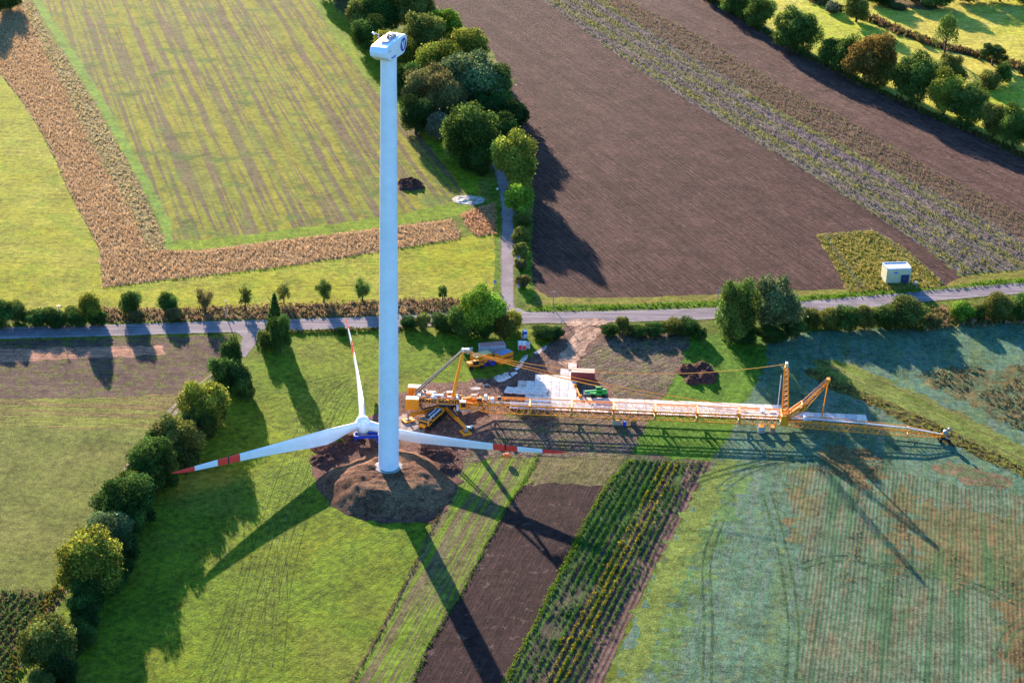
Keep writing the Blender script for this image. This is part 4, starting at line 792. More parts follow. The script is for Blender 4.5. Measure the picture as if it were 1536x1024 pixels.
for x in (-4.1, 1.7):
    for y in (-.8, 1.2): MB().box((x,y,.6),(.35,.35,1.2)).box((x,y,.06),(.9,.9,.12)).build('leg', m_blue, st)
MB().box((0,0,0),(3.2,.5,.5),rz=R(40),bev=.03).build('side_beam', m_blue, st, loc=(2.6,2.6,2.9))
MB().tube((2.2,2.3,0),(2.2,2.3,2.7),.14).tube((3.6,3.4,0),(3.6,3.4,2.7),.14).build('brace', m_blue, st)
MB().lathe([(1.2,2.0),(1.3,2.05),(1.3,2.55),(1.2,2.6)], (-2.2,.6,0), n=24).build('adapter_ring', m_gry, st, smooth=True)
# orange sling bag under the right blade
pb = at(760,690); sb = empty('lifting_bag', pb, 0, 'small orange bag hanging under the red band of the right blade', 'bag')
MB().box((0,0,1.4),(1.9,1.1,1.2),bev=.35,taper=.85).build('bag_body', paint('orange_canvas', (.72,.17,.03), .7), sb, smooth=True)
mb = MB()
for s in (-1, 1): mb.tube((s*.6,0,1.9),(s*.15,0,4.4),.05,n=4)
mb.build('sling', m_blk, sb)
# ================================================================ CRANE
CO = at(667, 618); CO.z = GZ; CRZ = R(-1.5)
cr = empty('lattice_boom_crane', CO, CRZ, 'huge orange mobile crane with its lattice boom laid flat over the road plates', 'crane')
O_ = m_or_p
# carrier, pointing to camera left
ca_ang = math.atan2(-9.0, -4.2)-CRZ
carr = empty('carrier', (0,0,0), ca_ang); carr.parent = cr
bpy.data.objects.remove(carr)
mb = MB()
mb.box((4.2,0,1.75),(17,1.7,.9),bev=.06)
mb.box((10.9,0,2.15),(2.3,3.0,1.5),bev=.25)            # cab block
mb.box((6.2,0,2.0),(6.8,2.9,.5),bev=.08)
mb.box((-3.2,0,2.0),(3.5,2.9,.6),bev=.08)
carr = mb.build('carrier', O_, cr, rot=(0,0,ca_ang), smooth=True)
MB().box((12.06,0,2.35),(.06,2.6,.75)).box((10.9,1.52,2.45),(1.3,.05,.6)).box((10.9,-1.52,2.45),(1.3,.05,.6)).build('cab_window', m_glass, carr)
MB().box((12.08,0,1.65),(.08,2.7,.35)).build('bumper', m_blk, carr)
MB().box((10.8,0,2.95),(1.6,2.4,.12),bev=.04).build('cab_roof_panel', m_blk, carr)
mb = MB().box((6.3,.55,2.55),(5.6,.5,.55),bev=.08).box((6.3,-.35,2.5),(5.2,.7,.5),bev=.08)
mb.build('walkway_tray', m_lgry, carr)
MB().box((8.6,.1,2.5),(.7,2.4,.5)).box((5.8,1.1,2.5),(3.5,.35,.6)).box((5.8,-1.15,2.5),(3.5,.35,.6)).tube((4,.1,2.9),(8,.1,2.9),.22).build('engine_gear', m_blk, carr)
def wheel(parent, loc, r=.72, wd=.5, rim=O_):
    w_ = MB().lathe([(r*.62,-wd/2),(r*.95,-wd/2),(r,-wd*.32),(r,wd*.32),(r*.95,wd/2),(r*.62,wd/2)], n=18, axis='Y').build('wheel', m_tyre, parent, smooth=True, loc=loc)
    MB().lathe([(r*.2,-wd*.42),(r*.60,-wd*.46),(r*.60,wd*.46),(r*.2,wd*.42)], n=14, axis='Y').build('rim', rim, w_, smooth=True); return w_
for i in range(8):
    for s in (-1, 1): wheel(carr, (11.0-i*2.05 if i < 4 else 2.6-(i-4)*2.05-.4, s*1.25, .74))
for s in (-1, 1): MB().box((11.9, s*1.1, 1.65), (.2,.35,.22)).build('headlight', m_lgry, carr)
# outriggers
padpos = [(-9.2,-5.9,'near left'), (6.3,-11.2,''), (-8.0,6.5,''), (8.5,7.5,'')]
for i, (px, py, _) in enumerate(padpos):
    a = math.atan2(py, px); L = math.hypot(px, py)
    arm = MB().prism([(1.6,1.3),(L*.62,1.15),(L*.62,2.15),(1.6,2.5)], -.42, .42).build('outrigger_arm', O_, cr, rot=(0,0,a))
    MB().prism([(L*.58,1.25),(L-.1,1.35),(L-.1,1.95),(L*.58,2.05)], -.32, .32).build('arm_extension', O_, arm)
    MB().box((L*.35,0,2.48),(L*.5,.55,.12)).build('arm_top_rail', m_blk, arm)
    MB().tube((L,0,.45),(L,0,2.3),.22,n=10).tube((L,0,.4),(L,0,.6),.5,n=12).build('jack', m_gry, arm)
    MB().box((L,0,.26),(3.1,2.4,.36),bev=.06).build('support_pad', O_, arm)
    MB().box((L,0,.5),(1.3,1.1,.14),bev=.03).build('pad_plate', m_blk, arm)
    if i < 2: text_mesh('FRANZ BRACHT', .62 if i == 0 else .5, arm, m_blk, (L*.36, -.45 if i == 1 else .45, 1.78), (R(90), 0, R(180) if i == 0 else 0), sx=1.05)
# slewing superstructure
MB().lathe([(1.9,2.3),(2.0,2.4),(2.0,2.85),(1.8,2.9)], n=32).build('slewing_ring', m_blk, cr, smooth=True)
sup = MB().box((-1.9,-1.45,3.75),(13.4,.4,1.5),bev=.06).box((-1.9,1.45,3.75),(13.4,.4,1.5),bev=.06).box((-1.9,0,3.25),(13.0,2.5,.25)).box((4.6,0,3.7),(.4,2.6,1.3)).box((-8.2,0,3.7),(.5,6.0,1.2),bev=.05).build('superstructure', O_, cr)
text_mesh('FRANZ BRACHT', 1.3, sup, m_blk, (-1.3, -1.67, 3.85), (R(90), 0, 0), sx=1.12, bold=.06); text_mesh('KG', .55, sup, m_blk, (4.3,-1.67,3.7), (R(90),0,0))
MB().box((-1.9,-1.66,3.1),(12.5,.03,.18)).build('deck_skirt', m_gry, sup)
mb = MB()
for k in range(9): mb.tube((-7.6+k*1.4,-1.75,4.5),(-7.6+k*1.4,-1.75,5.5),.03,n=4)
mb.tube((-7.6,-1.75,5.5),(3.6,-1.75,5.5),.03,n=4).tube((-7.6,-1.75,5.0),(3.6,-1.75,5.0),.025,n=4).build('guard_rail', m_lgry, sup)
for i, (x, r_, l_) in enumerate(((-5.6,.62,1.9),(-2.9,.75,2.0),(-.4,.6,1.9),(3.4,.55,1.8))):
    wn = MB().tube((x,-l_/2,4.25),(x,l_/2,4.25),r_,n=20).build('winch_drum', m_gry, sup, smooth=True)
    for s in (-1, 1): MB().tube((x,s*(l_/2),4.25),(x,s*(l_/2+.08),4.25),r_*1.3,n=20).build('drum_flange', m_lgry if i % 2 else O_, wn)
MB().box((-6.9,0,4.5),(1.2,2.2,1.1),bev=.08).build('engine_housing', m_cream, sup)
MB().box((-3.9,2.7,3.9),(2.6,1.4,1.1),bev=.1).build('power_pack', m_cream, sup); MB().box((-6.0,2.8,3.8),(.6,2.8,.7),rz=.5).build('stair_frame', m_lgry, sup)
MB().box((-5.0,3.3,4.0),(.6,1.6,1.0),rz=.7).box((.6,2.4,4.2),(2.2,.9,.8),bev=.2).build('hose_bundle', m_blk, sup)
MB().box((1.2,2.6,4.6),(1.7,1.0,.35),rz=.2).box((-1.6,.1,4.95),(2.6,.7,.3),bev=.06).box((1.6,-.5,4.9),(1.8,.5,.3)).build('deck_panel', m_lgry, sup)
for s in (-1, 1):
    cwt = empty('x', (0,0,0)); bpy.data.objects.remove(cwt)
    mb = MB()
    for k in range(6): mb.box((-8.3, s*3.35, 2.75+k*.52), (3.5, 2.1 if k else 2.2, .50), bev=.05)
    c_ = mb.build('counterweight', O_, cr)
    MB().box((-8.3,s*3.35,5.60),(3.3,1.95,.03)).build('weight_top', m_cream, c_)
cab = MB().box((4.9,-2.75,3.75),(1.9,1.4,2.2),bev=.12).build('operator_cab', O_, cr)
MB().box((5.88,-2.75,4.0),(.04,1.1,1.2)).box((5.1,-3.47,4.05),(1.2,.04,1.15)).build('cab_glass', m_glass, cab)
MB().box((4.9,-2.75,4.89),(1.7,1.25,.06)).build('cab_roof', m_lgry, cab); MB().box((5.2,-3.55,2.55),(2.0,.5,.08)).box((3.6,-2.6,2.9),(.7,1.2,1.5),bev=.05).build('cab_step', m_lgry, cab)
# A-frame and pendant bars
ml = MB()
for s in (-1, 1): ml.add([(1.6,s*.75-.28,4.2),(2.5,s*.75-.28,4.2),(2.5,s*.75+.28,4.2),(1.6,s*.75+.28,4.2),(4.3,s*.28-.24,18.3),(4.9,s*.28-.24,18.3),(4.9,s*.28+.24,18.3),(4.3,s*.28+.24,18.3)], [(0,3,2,1),(4,5,6,7),(0,1,5,4),(1,2,6,5),(2,3,7,6),(3,0,4,7)])
for k in range(6):
    t = (k+.5)/6; ml.tube((2.05+2.5*t,-.7*(1-t)-.2,4.2+14*t),(2.05+2.5*t,.7*(1-t)+.2,4.2+14*t),.09,n=5)
ma = ml.build('mast', O_, cr)
MB().box((4.6,0,18.5),(.7,1.1,.9),bev=.08).build('mast_head', m_lgry, ma); MB().box((5.6,.6,18.1),(1.5,1.3,1.1),bev=.2).build('mast_winch', m_cream, ma)
for s in (-1, 1):
    MB().tube((4.3,s*.35,18.2),(-8.0,s*.95,5.2),.2,n=6).build('pendant_bar', m_dgry, cr)
    MB().tube((-8.0,s*.95,5.3),(-8.0,s*.95,3.8),.2,n=6).build('pendant_anchor', O_, cr)
def cable(name, a, b, sag, mat, parent, r=.07, n=14):
    a = Vector(a); b = Vector(b); pts = [a.lerp(b, i/n)-Vector((0,0,4*sag*(i/n)*(1-i/n))) for i in range(n+1)]
    return MB().path(pts, r, n=5).build(name, mat, parent)
def lattice(p0, p1, w0, h0, w1, h1, nb, rc=.13, rb=.07, up=(0,0,1)):
    mb = MB(); p0 = Vector(p0); p1 = Vector(p1); d = (p1-p0).normalized(); up = Vector(up); s = d.cross(up).normalized(); u = s.cross(d)
    def cor(t, i, j): 
        c = p0.lerp(p1, t); return c+s*(i*(w0+(w1-w0)*t)/2)+u*(j*(h0+(h1-h0)*t)/2)
    for i in (-1, 1):
        for j in (-1, 1): mb.tube(cor(0,i,j), cor(1,i,j), rc, n=6)
    for k in range(nb):
        a, m_, b = k/nb, (k+.5)/nb, (k+1)/nb
        for i in (-1, 1): mb.tube(cor(a,i,-1), cor(m_,i,1), rb*(1.5 if i > 0 else .7), n=4, cap=False).tube(cor(m_,i,1), cor(b,i,-1), rb*(1.5 if i > 0 else .7), n=4, cap=False)
        if k % 2 == 0:
            for j in (-1, 1): mb.tube(cor(a,-1,j), cor(min(1, a+2/nb),1,j), rb*.8, n=4, cap=False)
    for t in (0, 1):
        for j in (-1, 1): mb.tube(cor(t,-1,j), cor(t,1,j), rc, n=5)
        for i in (-1, 1): mb.tube(cor(t,i,-1), cor(t,i,1), rc, n=5)
    return mb, cor
m_walk = NT('walkway_mesh').build((.42,.40,.38), [('n', (2,3), .45,.6, (.16,.15,.15), .8)]); m_pin = paint('pale_gusset', (.62,.50,.30), .5)
BW, BH, BZ = 4.4, 2.5, 2.75
xs = [11.5]+[11.5+11.05*k for k in range(1, 8)]
lattice((4.2,0,3.1), (11.5,0,BZ), 2.0, .7, BW, BH, 4)[0].build('boom_foot_section', O_, cr)
for s in (-1, 1): MB().box((7.2,s*1.2,3.2),(3.8,.3,.7),rz=s*.12,bev=.04).build('foot_beam', O_, cr)
for k in range(7):
    x0, x1 = xs[k], xs[k+1]
    mb, cor = lattice((x0+.12,0,BZ), (x1-.12,0,BZ), BW, BH, BW, BH, 6, rc=.14, rb=.062)
    sec = mb.build('boom_section', O_, cr)
    MB().box(((x0+x1)/2,-BW*.22,BZ+BH/2+.05),(x1-x0-.6,.5,.06)).build('walkway', m_walk, sec)
    mb = MB()
    for t in np.linspace(x0+.3, x1-.3, 6): mb.tube((t,-BW*.5,BZ+BH/2),(t,-BW*.5,BZ+BH/2+.95),.035,n=4)
    mb.tube((x0+.3,-BW*.5,BZ+BH/2+.95),(x1-.3,-BW*.5,BZ+BH/2+.95),.04,n=4).build('handrail', O_, sec)
    for s in (-1, 1): MB().prism([(x1-.75,BZ-BH/2+.05),(x1-.15,BZ-BH/2+.05),(x1-.15,BZ+BH/2-.9)], s*BW/2-.06, s*BW/2+.06).build('gusset_plate', m_pin, sec)
    MB().tube((x0+.3,BW*.16,BZ+BH/2+.18),(x1-.3,BW*.16,BZ+BH/2+.18),.08,n=5).tube((x0+.3,BW*.30,BZ+BH/2+.18),(x1-.3,BW*.30,BZ+BH/2+.18),.08,n=5).build('pendant_rod', m_lgry if k % 2 else O_, sec)
# equipment crowding the boom foot
for x, y, sz, mt in ((9.2,-.6,(1.3,1.0,.9),m_blk),(10.8,.8,(.8,1.4,1.3),m_lgry),(12.6,-.5,(1.0,1.3,1.2),m_lgry),(14.4,.7,(.9,1.0,.9),m_blk),(7.6,1.4,(1.4,.7,.8),m_cream)):
    MB().box((x,y,4.5),sz,bev=.12).build('boom_winch', mt, cr)
# boom head
XE = xs[-1]
hd = MB().box((XE+.6,0,BZ),(1.3,BW+.1,2.9),bev=.1).build('boom_head', O_, cr)
MB().box((XE-5,.2,BZ+1.7),(1.0,2.2,.5),bev=.05).box((XE-2.4,-.6,BZ+1.65),(1.6,1.0,.5)).build('head_gear', m_lgry, hd)
lattice((XE+.9,0,4.2), (XE+.1,0,17.6), 2.0, 1.6, 1.2, .9, 9, rc=.13, rb=.07, up=(1,0,0))[0].build('rear_strut', O_, cr)
MB().box((XE+.1,0,18.2),(.7,1.5,1.3),bev=.1).build('strut_head', m_pin, cr)
mb = MB()
for s in (-1, 1): mb.tube((XE-1.2,s*.35,4.6),(XE-1.0,s*.35,15.2),.05,n=4)
for k in range(14): mb.tube((XE-1.2,-.35,5+k*.75),(XE-1.2,.35,5+k*.75),.04,n=4)
mb.build('ladder', m_lgry, cr)
lattice((XE+1.6,0,3.4), (XE+5.6,0,6.6), 2.2, 1.0, 2.2, 1.6, 2, rc=.2, rb=.1)[0].build('front_strut_base', O_, cr)
MB().box((XE+3.9,0,5.4),(5.0,2.0,.5),ry=R(-39),bev=.05).build('strut_plate', O_, cr)
lattice((XE+5.6,0,6.6), (XE+11.2,0,14.2), 2.2, 1.4, 1.3, .7, 6, rc=.12, rb=.05)[0].build('front_strut', O_, cr)
MB().box((XE+11.3,0,14.4),(.9,1.6,.7),bev=.08).build('strut_head', O_, cr)
MB().tube((XE+5.0,.5,7.2),(XE+11.0,.5,14.8),.09,n=5).tube((XE+5.0,-.5,7.2),(XE+11.0,-.5,14.8),.09,n=5).build('strut_pendant', m_gry, cr)
cable('pendant_line', (XE+11.3,.35,14.2), (XE+10.6,.35,3.4), 0, O_, cr, r=.13); cable('pendant_line', (XE+11.3,-.35,14.2), (XE+10.6,-.35,3.4), 0, O_, cr, r=.13)
cable('pendant_line', (XE+10.6,0,3.4), (XE+14.5,0,2.9), 0, O_, cr, r=.09)
cable('pendant_line', (4.9,-.3,18.4), (XE+.1,-.3,18.6), 4.6, O_, cr, r=.075, n=30)
for s in (-1, 1): cable('pendant_line', (4.9,s*.5,18.2), (XE-9,s*1.5,BZ+BH/2+.6), 1.6, O_, cr, r=.085, n=30)
cable('pendant_line', (4.9,.8,18.2), (40,1.9,8.6), .6, O_, cr, r=.06, n=20)
# luffing jib
jb = [(XE+1.6,-.2), (XE+11,-.9), (XE+22,-1.9), (XE+33,-2.9), (XE+41.5,-3.7)]
dims = [(2.6,1.7),(2.9,1.9),(2.9,1.9),(2.6,1.7),(1.0,.7)]
for k in range(4):
    (xa, ya), (xb, yb) = jb[k], jb[k+1]; (wa, ha), (wb, hb) = dims[k], dims[k+1]
    js = lattice((xa,ya,1.35+ha/2-.4), (xb,yb,1.35+hb/2-.4), wa, ha, wb, hb, 7, rc=.11, rb=.06)[0].build('jib_section', O_, cr)
    MB().tube((xa,ya+.3,1.1+ha),(xb,yb+.1,1.1+hb),.1,n=5).tube((xa,ya-.4,1.15+ha),(xb,yb-.1,1.15+hb),.1,n=5).build('jib_pendant', m_lgry, js)
MB().box((XE+6.2,-.7,3.4),(.9,1.8,1.1),bev=.1).box((XE+9,-.5,3.0),(4.4,.3,.3)).build('jib_winch', m_lgry, cr)
MB().box((XE+42.1,-3.75,1.5),(1.4,.9,.9),bev=.1).build('jib_head', O_, cr)
MB().tube((XE+42.6,-4.1,2.4),(XE+42.6,-3.4,2.4),.7,n=18).tube((XE+43.4,-4.0,3.4),(XE+43.4,-3.5,3.4),.35,n=14).build('head_sheave', m_gry, cr, smooth=True)
MB().tube((XE+2,0,3.2),(XE+8,-.3,2.3),.25,n=8).build('luffing_cylinder', m_lgry, cr)
def cw(x, y, z=0):     # crane local to world
    v = Matrix.Rotation(CRZ, 3, 'Z') @ Vector((x, y, z)); return CO+v
dl = empty('jib_dolly', cw(XE+42.2,-4.3)+Vector((0,0,0)), R(5), 'small dark four-wheeled dolly carrying the far tip of the crane jib', 'dolly')
MB().box((0,0,.75),(2.6,1.1,.35),bev=.05).box((0,0,1.0),(.8,.9,.3)).build('dolly_frame', m_blk, dl)
for x in (-1.0, 1.2):
    for s in (-1, 1): wheel(dl, (x, s*.75, .5), .5, .32)
# ================================================================ ROAD PLATES
pm = [NT('plate_pale').build((.70,.60,.51), [('n', (.6,5), .48,.62, (.40,.29,.21), .8), ('n', (.25,3), .5,.7, (.78,.70,.62), .6)], [('n', (2,3), .02)]),
      NT('plate_grey').build((.50,.46,.45), [('n', (.6,5), .45,.66, (.33,.27,.24), .8)], [('n', (2,3), .02)]),
      NT('plate_tan').build((.60,.47,.38), [('n', (.6,5), .45,.62, (.34,.23,.18), .8)], [('n', (2,3), .02)])]
pmesh = {}
def plate(cx, cy, lx, ly, z=.0, rz=0, lab='', grp=''):
    k = (round(lx, 2), round(ly, 2), random.choice([0,0,0,0,1,1,2]))
    if k not in pmesh:
        mb = MB().box((0,0,.08),(k[0]-.06,k[1]-.06,.14),bev=.02)
        pmesh[k] = mb.build('road_plate', pm[k[2]]); me = pmesh[k].data; bpy.data.objects.remove(pmesh[k]); pmesh[k] = me
    o = bpy.data.objects.new('road_plate', pmesh[k]); C.objects.link(o); p = cw(cx, cy, z+.01+random.random()*.05); o.location = p; o.rotation_euler = ((random.random()-.5)*.006, (random.random()-.5)*.006, CRZ+rz+(random.random()-.5)*.02)
    return tag(o, lab, 'road plate', grp)
PW = 2.9
for j, yy in enumerate((9.55, 5.4)):
    n0 = 30; x0_ = (21.0, 17.0)[j]; st_ = (XE+1.2-x0_)/n0
    for i in range(n0):
        plate(x0_+i*st_+st_/2, yy+i*.012, st_, 4.1, 0, 0, f'pale road plate, {ordn(i)} from the crane in the {("far", "near")[j]} row under the boom', 'road plates under the boom')
for i in range(8): plate(XE+1.2+1.4+i*2.8, 6.4, 2.8, 4.2, 0, .01, f'pale road plate beyond the boom head, {ordn(i)} from the boom head', 'road plates beyond the boom head')
padP = [at(*q) for q in [(780,600),(779,574),(800,573),(800,566),(838,566),(838,552),(860,552),(862,575),(868,590),(874,600)]]
inv = Matrix.Rotation(-CRZ, 3, 'Z'); pl_ = [inv@(p-CO) for p in padP]; poly = [(p.x, p.y) for p in pl_]
for j in range(5):
    for i in range(9):
        x = 17.6+i*2.3; y = 13.8+j*4.1
        if in_poly(np.array([[x, y]]), poly)[0]:
            plate(x, y, 2.3, 4.1, 0, 0, f'pale square-laid plate of the crane pad, {ordn(i)} column and {ordn(j)} row from the boom side', 'road plates of the pad')
for i in range(5): plate(16.6+i*2.3, 13.6, 2.3, 3.8, .19, R(-12), f'loosely laid grey plate at the crane side of the pad, {ordn(i)} from the left', 'loose plates beside the pad')
plate(33.6, 29.6, 2.4, 4.4, .18, R(2), 'single raised whitish plate at the back corner of the pad by the red container', 'loose plates beside the pad')
plate(38.6, 14.6, 4.0, 3.0, 0, 0, 'grey plate under the front end of the green telehandler', 'loose plates beside the pad')
bm_ = MB().box((0,0,.35),(.35,6.5,.4),bev=.05).box((0,-3.2,.5),(.9,.7,.7),bev=.06).box((0,3.2,.5),(.9,.7,.7),bev=.06).build('spreader_beam', O_, loc=cw(35.2,14.6), rot=(0,0,CRZ+R(12))); tag(bm_, 'orange spreader beam lying between the plate pad and the green machine', 'beam')
# ================================================================ CONTAINERS, SMALL VEHICLES
def corr(mb, L, W_, H):
    for s in (-1, 1):
        n = int(L/.45)
        for i in range(n): mb.box((-L/2+.35+i*(L-.7)/(n-1), s*(W_/2), H/2), (.16,.06,H-.5))
    return mb
def container(name, a, b, c, H, side, roof, label, cat='container', letter=None, z0=GZ, roofmat2=None):
    A, B, Cc = at(a[0],a[1],H), at(b[0],b[1],H), at(c[0],c[1],H)   # front-left, front-right, back-right roof corners (B shared)
    d = B-A; L = d.length; d.normalize(); n = Vector((-d.y, d.x, 0)); W_ = abs((Cc-B).dot(n)); W_ = max(2.2, min(W_, 3.2))
    ctr = (A+B)/2+n*W_/2; e = empty(name, (ctr.x, ctr.y, z0), math.atan2(d.y, d.x), label, cat)
    H = H-z0
    bd = corr(MB().box((0,0,H/2),(L-.1,W_-.1,H-.06)), L, W_-.06, H).build('body', side, e)
    mb = MB()
    for x in (-1, 1):
        for y in (-1, 1): mb.box((x*(L/2-.08),y*(W_/2-.08),H/2),(.18,.18,H))
    for z in (.1, H-.1):
        for y in (-1, 1): mb.box((0,y*(W_/2-.06),z),(L-.36,.14,.16))
        for x in (-1, 1): mb.box((x*(L/2-.06),0,z),(.14,W_-.36,.16))
    mb.build('frame', side, e)
    MB().box((0,0,H+.015),(L-.25,W_-.25,.05)).build('roof', roof, e)
    dr_ = MB().box((L/2+.01,-W_/4,H/2),(.05,W_/2-.2,H-.45)).build('door', side, e); MB().tube((L/2+.06,-.35,.4),(L/2+.06,-.35,H-.4),.035,n=5).build('locking_bar', m_lgry, dr_)
    dr_ = MB().box((L/2+.01,W_/4,H/2),(.05,W_/2-.2,H-.45)).build('door', side, e); MB().tube((L/2+.06,.35,.4),(L/2+.06,.35,H-.4),.035,n=5).build('locking_bar', m_lgry, dr_)
    if letter: text_mesh(letter, .8, e, m_blk, (0,-W_/2-.06,H*.55), (R(90),0,0), sx=1)
    return e
m_cgrey = paint('pale_container', (.42,.45,.52), .5, wear=.2); m_pink = paint('faded_red_roof', (.50,.20,.17), .6, wear=.2); m_maroon = paint('maroon_container', (.27,.045,.04), .5, wear=.25); m_salm = paint('salmon_roof', (.62,.28,.20), .6, wear=.2)
m_broof = paint('blue_grey_roof', (.12,.18,.33), .5); m_yroof = paint('yellow_roof', (.72,.50,.18), .5)
container('shipping_container', (721.5,521), (758.8,517.8), (754.5,511), 2.7, m_cgrey, m_pink, 'pale container with faded red roof, rearmost of the group behind the crane')
container('site_container', (714,537), (738.5,529), (731,523.5), 2.8, O_, m_yroof, 'orange container with yellow roof between crane mast and blue-roofed box')
c3 = container('site_container', (751.5,533.7), (770,527), (761,522), 2.9, O_, m_broof, 'orange container with white-rimmed blue-grey roof beside the muddy track', letter='FRANZ BRACHT')
container('shipping_container', (856.5,558.3), (892.5,559.8), (893,553), 2.7, m_maroon, m_salm, 'maroon corrugated container with salmon roof beside the plate pad')
g = at(733,547); bf = empty('material_rack', g+Vector((0,0,GZ)), R(15), 'low blue steel rack between the two orange containers', 'rack')
MB().box((0,0,.2),(3.6,2.0,.15)).box((0,0,1.3),(3.6,.12,.12)).build('rack_frame', m_blue, bf)
for x in (-1.7, 0, 1.7): MB().tube((x,0,.2),(x,0,1.4),.08).build('rack_post', m_blue, bf)
# toilet cabins
def cabin(px, py, colr, base, label):
    g = at(px, py); e = empty('toilet_cabin', g+Vector((0,0,GZ)), R(12), label, 'toilet')
    MB().box((0,0,1.15),(1.2,1.2,2.1),bev=.05).build('cabin_wall', base, e)
    MB().box((0,-.63,.8),(1.0,.06,1.2),bev=.02).build('door', colr, e); MB().box((0,0,2.28),(1.3,1.3,.18),bev=.09).build('roof', m_lgry, e)
    MB().box((0,0,.06),(1.35,1.35,.12)).build('skid', m_gry, e); return e
cabin(787, 507, m_lgry, m_blue, 'blue toilet cabin with pale door standing at the shrubs')
cabin(780, 523.5, m_red, paint('cabin_white', (.7,.7,.72), .5), 'white toilet cabin with red door, left of the pair below the blue cabin')
cabin(785.5, 524, m_red, bpy.data.materials['cabin_white'], 'white toilet cabin with red door, right of the pair below the blue cabin')
wp = MB().box((0,0,1.3),(.12,1.4,2.0),rx=.05).box((.1,0,.3),(.5,1.4,.1)).build('leaning_panel', m_lgry, loc=at(791.5,523.5)+Vector((0,0,GZ)), rot=(0,0,R(60))); tag(wp, 'pale upright panel right of the red-doored toilet cabins', 'panel')
def telehandler(px, py, rz, m1, label, s=1.0, boomup=.12):
    g = at(px, py); e = empty('telehandler', g+Vector((0,0,GZ)), rz, label, 'telehandler')
    MB().box((0,0,1.05),(4.4,1.5,.7),bev=.12).box((1.6,0,1.6),(1.5,1.9,.7),bev=.15).build('body', m1, e, smooth=True)
    cb = MB().box((.1,.62,1.95),(1.5,.95,1.25),bev=.12).build('cab', m_glass, e); MB().box((.1,.62,2.62),(1.5,1.0,.12),bev=.04).build('cab_roof', m1, cb)
    bo = MB().box((-.6,-.25,1.95),(5.6,.5,.5),ry=boomup,bev=.05).box((-3.2,-.25,1.55),(1.0,.42,.42),ry=boomup+.5,bev=.04).build('lifting_boom', m1, e)
    MB().box((-3.75,-.25,.75),(.2,1.5,.9)).box((-4.35,-.7,.35),(1.2,.14,.08)).box((-4.35,.2,.35),(1.2,.14,.08)).build('fork', m_blk, bo)
    for x in (-1.55, 1.45):
        for y in (-1, 1): wheel(e, (x, y*.95, .62), .62, .45, m1)
        MB().box((x,-.95,1.32),(1.3,.5,.12),bev=.04).build('mudguard', m1, e); MB().box((x,.95,1.32),(1.3,.5,.12),bev=.04).build('mudguard', m1, e)
    for c in e.children: pass
    return e
m_green = paint('machine_green', (.02,.36,.05), .4)
telehandler(897, 595, R(4), m_green, 'bright green telehandler with lowered forks beside the plates', boomup=-.10)
y_ = telehandler(713, 552, R(200), O_, 'orange telehandler parked behind the crane mast', boomup=.10)
cr2 = MB().box((0,0,.9),(1.7,1.4,1.7),bev=.15).box((0,0,1.8),(1.9,.5,.3),bev=.05).build('equipment_crate', m_cream, loc=at(704,531)+Vector((0,0,GZ)), rot=(0,0,.3)); tag(cr2, 'cream equipment crate just right of the crane mast head', 'crate')
# hook block, trestles, timber, barrels under the boom
def trestle(x, y, label, mt, sz=(2.2,1.4,1.35)):
    e = empty('boom_trestle', cw(x, y, 0), CRZ, label, 'trestle')
    mb = MB()
    for k in range(3): mb.box((0,(k-1)*sz[1]*.34,sz[2]/2),(sz[0],sz[1]*.26,sz[2]))
    mb.build('timber_stack', mt, e); MB().box((0,0,sz[2]+.08),(sz[0]*.7,sz[1]*1.05,.12)).build('top_board', O_, e)
m_wood = NT('pale_timber').build((.46,.36,.26), [('s', (0,.2,3), .45,.62, (.30,.22,.15), .8)], [('n', (3,3), .02)])
trestle(45.5, -2.6, 'pale timber block under the boom beside the blue barrel', m_wood); trestle(50.0,-2.6,'dark brown timber block right of the blue barrel under the boom', paint('old_timber', (.14,.08,.05), .8), (1.6,1.2,1.2))
br = MB().lathe([(.28,0),(.31,.05),(.31,.3),(.33,.32),(.31,.34),(.31,.62),(.33,.64),(.31,.66),(.31,.9),(.28,.93)], n=20).build('barrel', m_blue, smooth=True, loc=cw(47.6,-3.6,.02)); tag(br, 'small blue barrel standing under the middle of the boom', 'barrel'); br.scale = (1.5,1.5,1.5)
trestle(83.5,-3.4,'pale concrete block below the boom head, left of a pair', m_conc, (1.7,1.8,1.7)); trestle(86.5,-3.2,'brown block below the boom head, right of a pair', paint('brown_block', (.30,.17,.10), .7), (1.3,1.6,1.5))
for i, (px, py, mt, nm, lb, sz) in enumerate([(702,642,m_lgry,'tarpaulin','pale crumpled tarpaulin beside the front right outrigger',(2.2,1.2,.4)), (708,640,m_lgry,'white_sack','white sack near the crumpled tarpaulin at the outrigger',(.9,.6,.4)), (648,700,m_lgry,'rubbish_bag','pale rubbish heap on the spoil right of the mound',(1.4,.7,.4)), (571,628,m_wood,'pallet','pale pallet half hidden behind the tower beside the blue stand',(1.6,1.2,.3))]):
    o = MB().box((0,0,sz[2]/2),sz,bev=.18,taper=.7).build(nm, mt, loc=at(px,py)+Vector((0,0,GZ)), rot=(0,0,i*.7), smooth=True); tag(o, lb, nm.split('_')[-1])
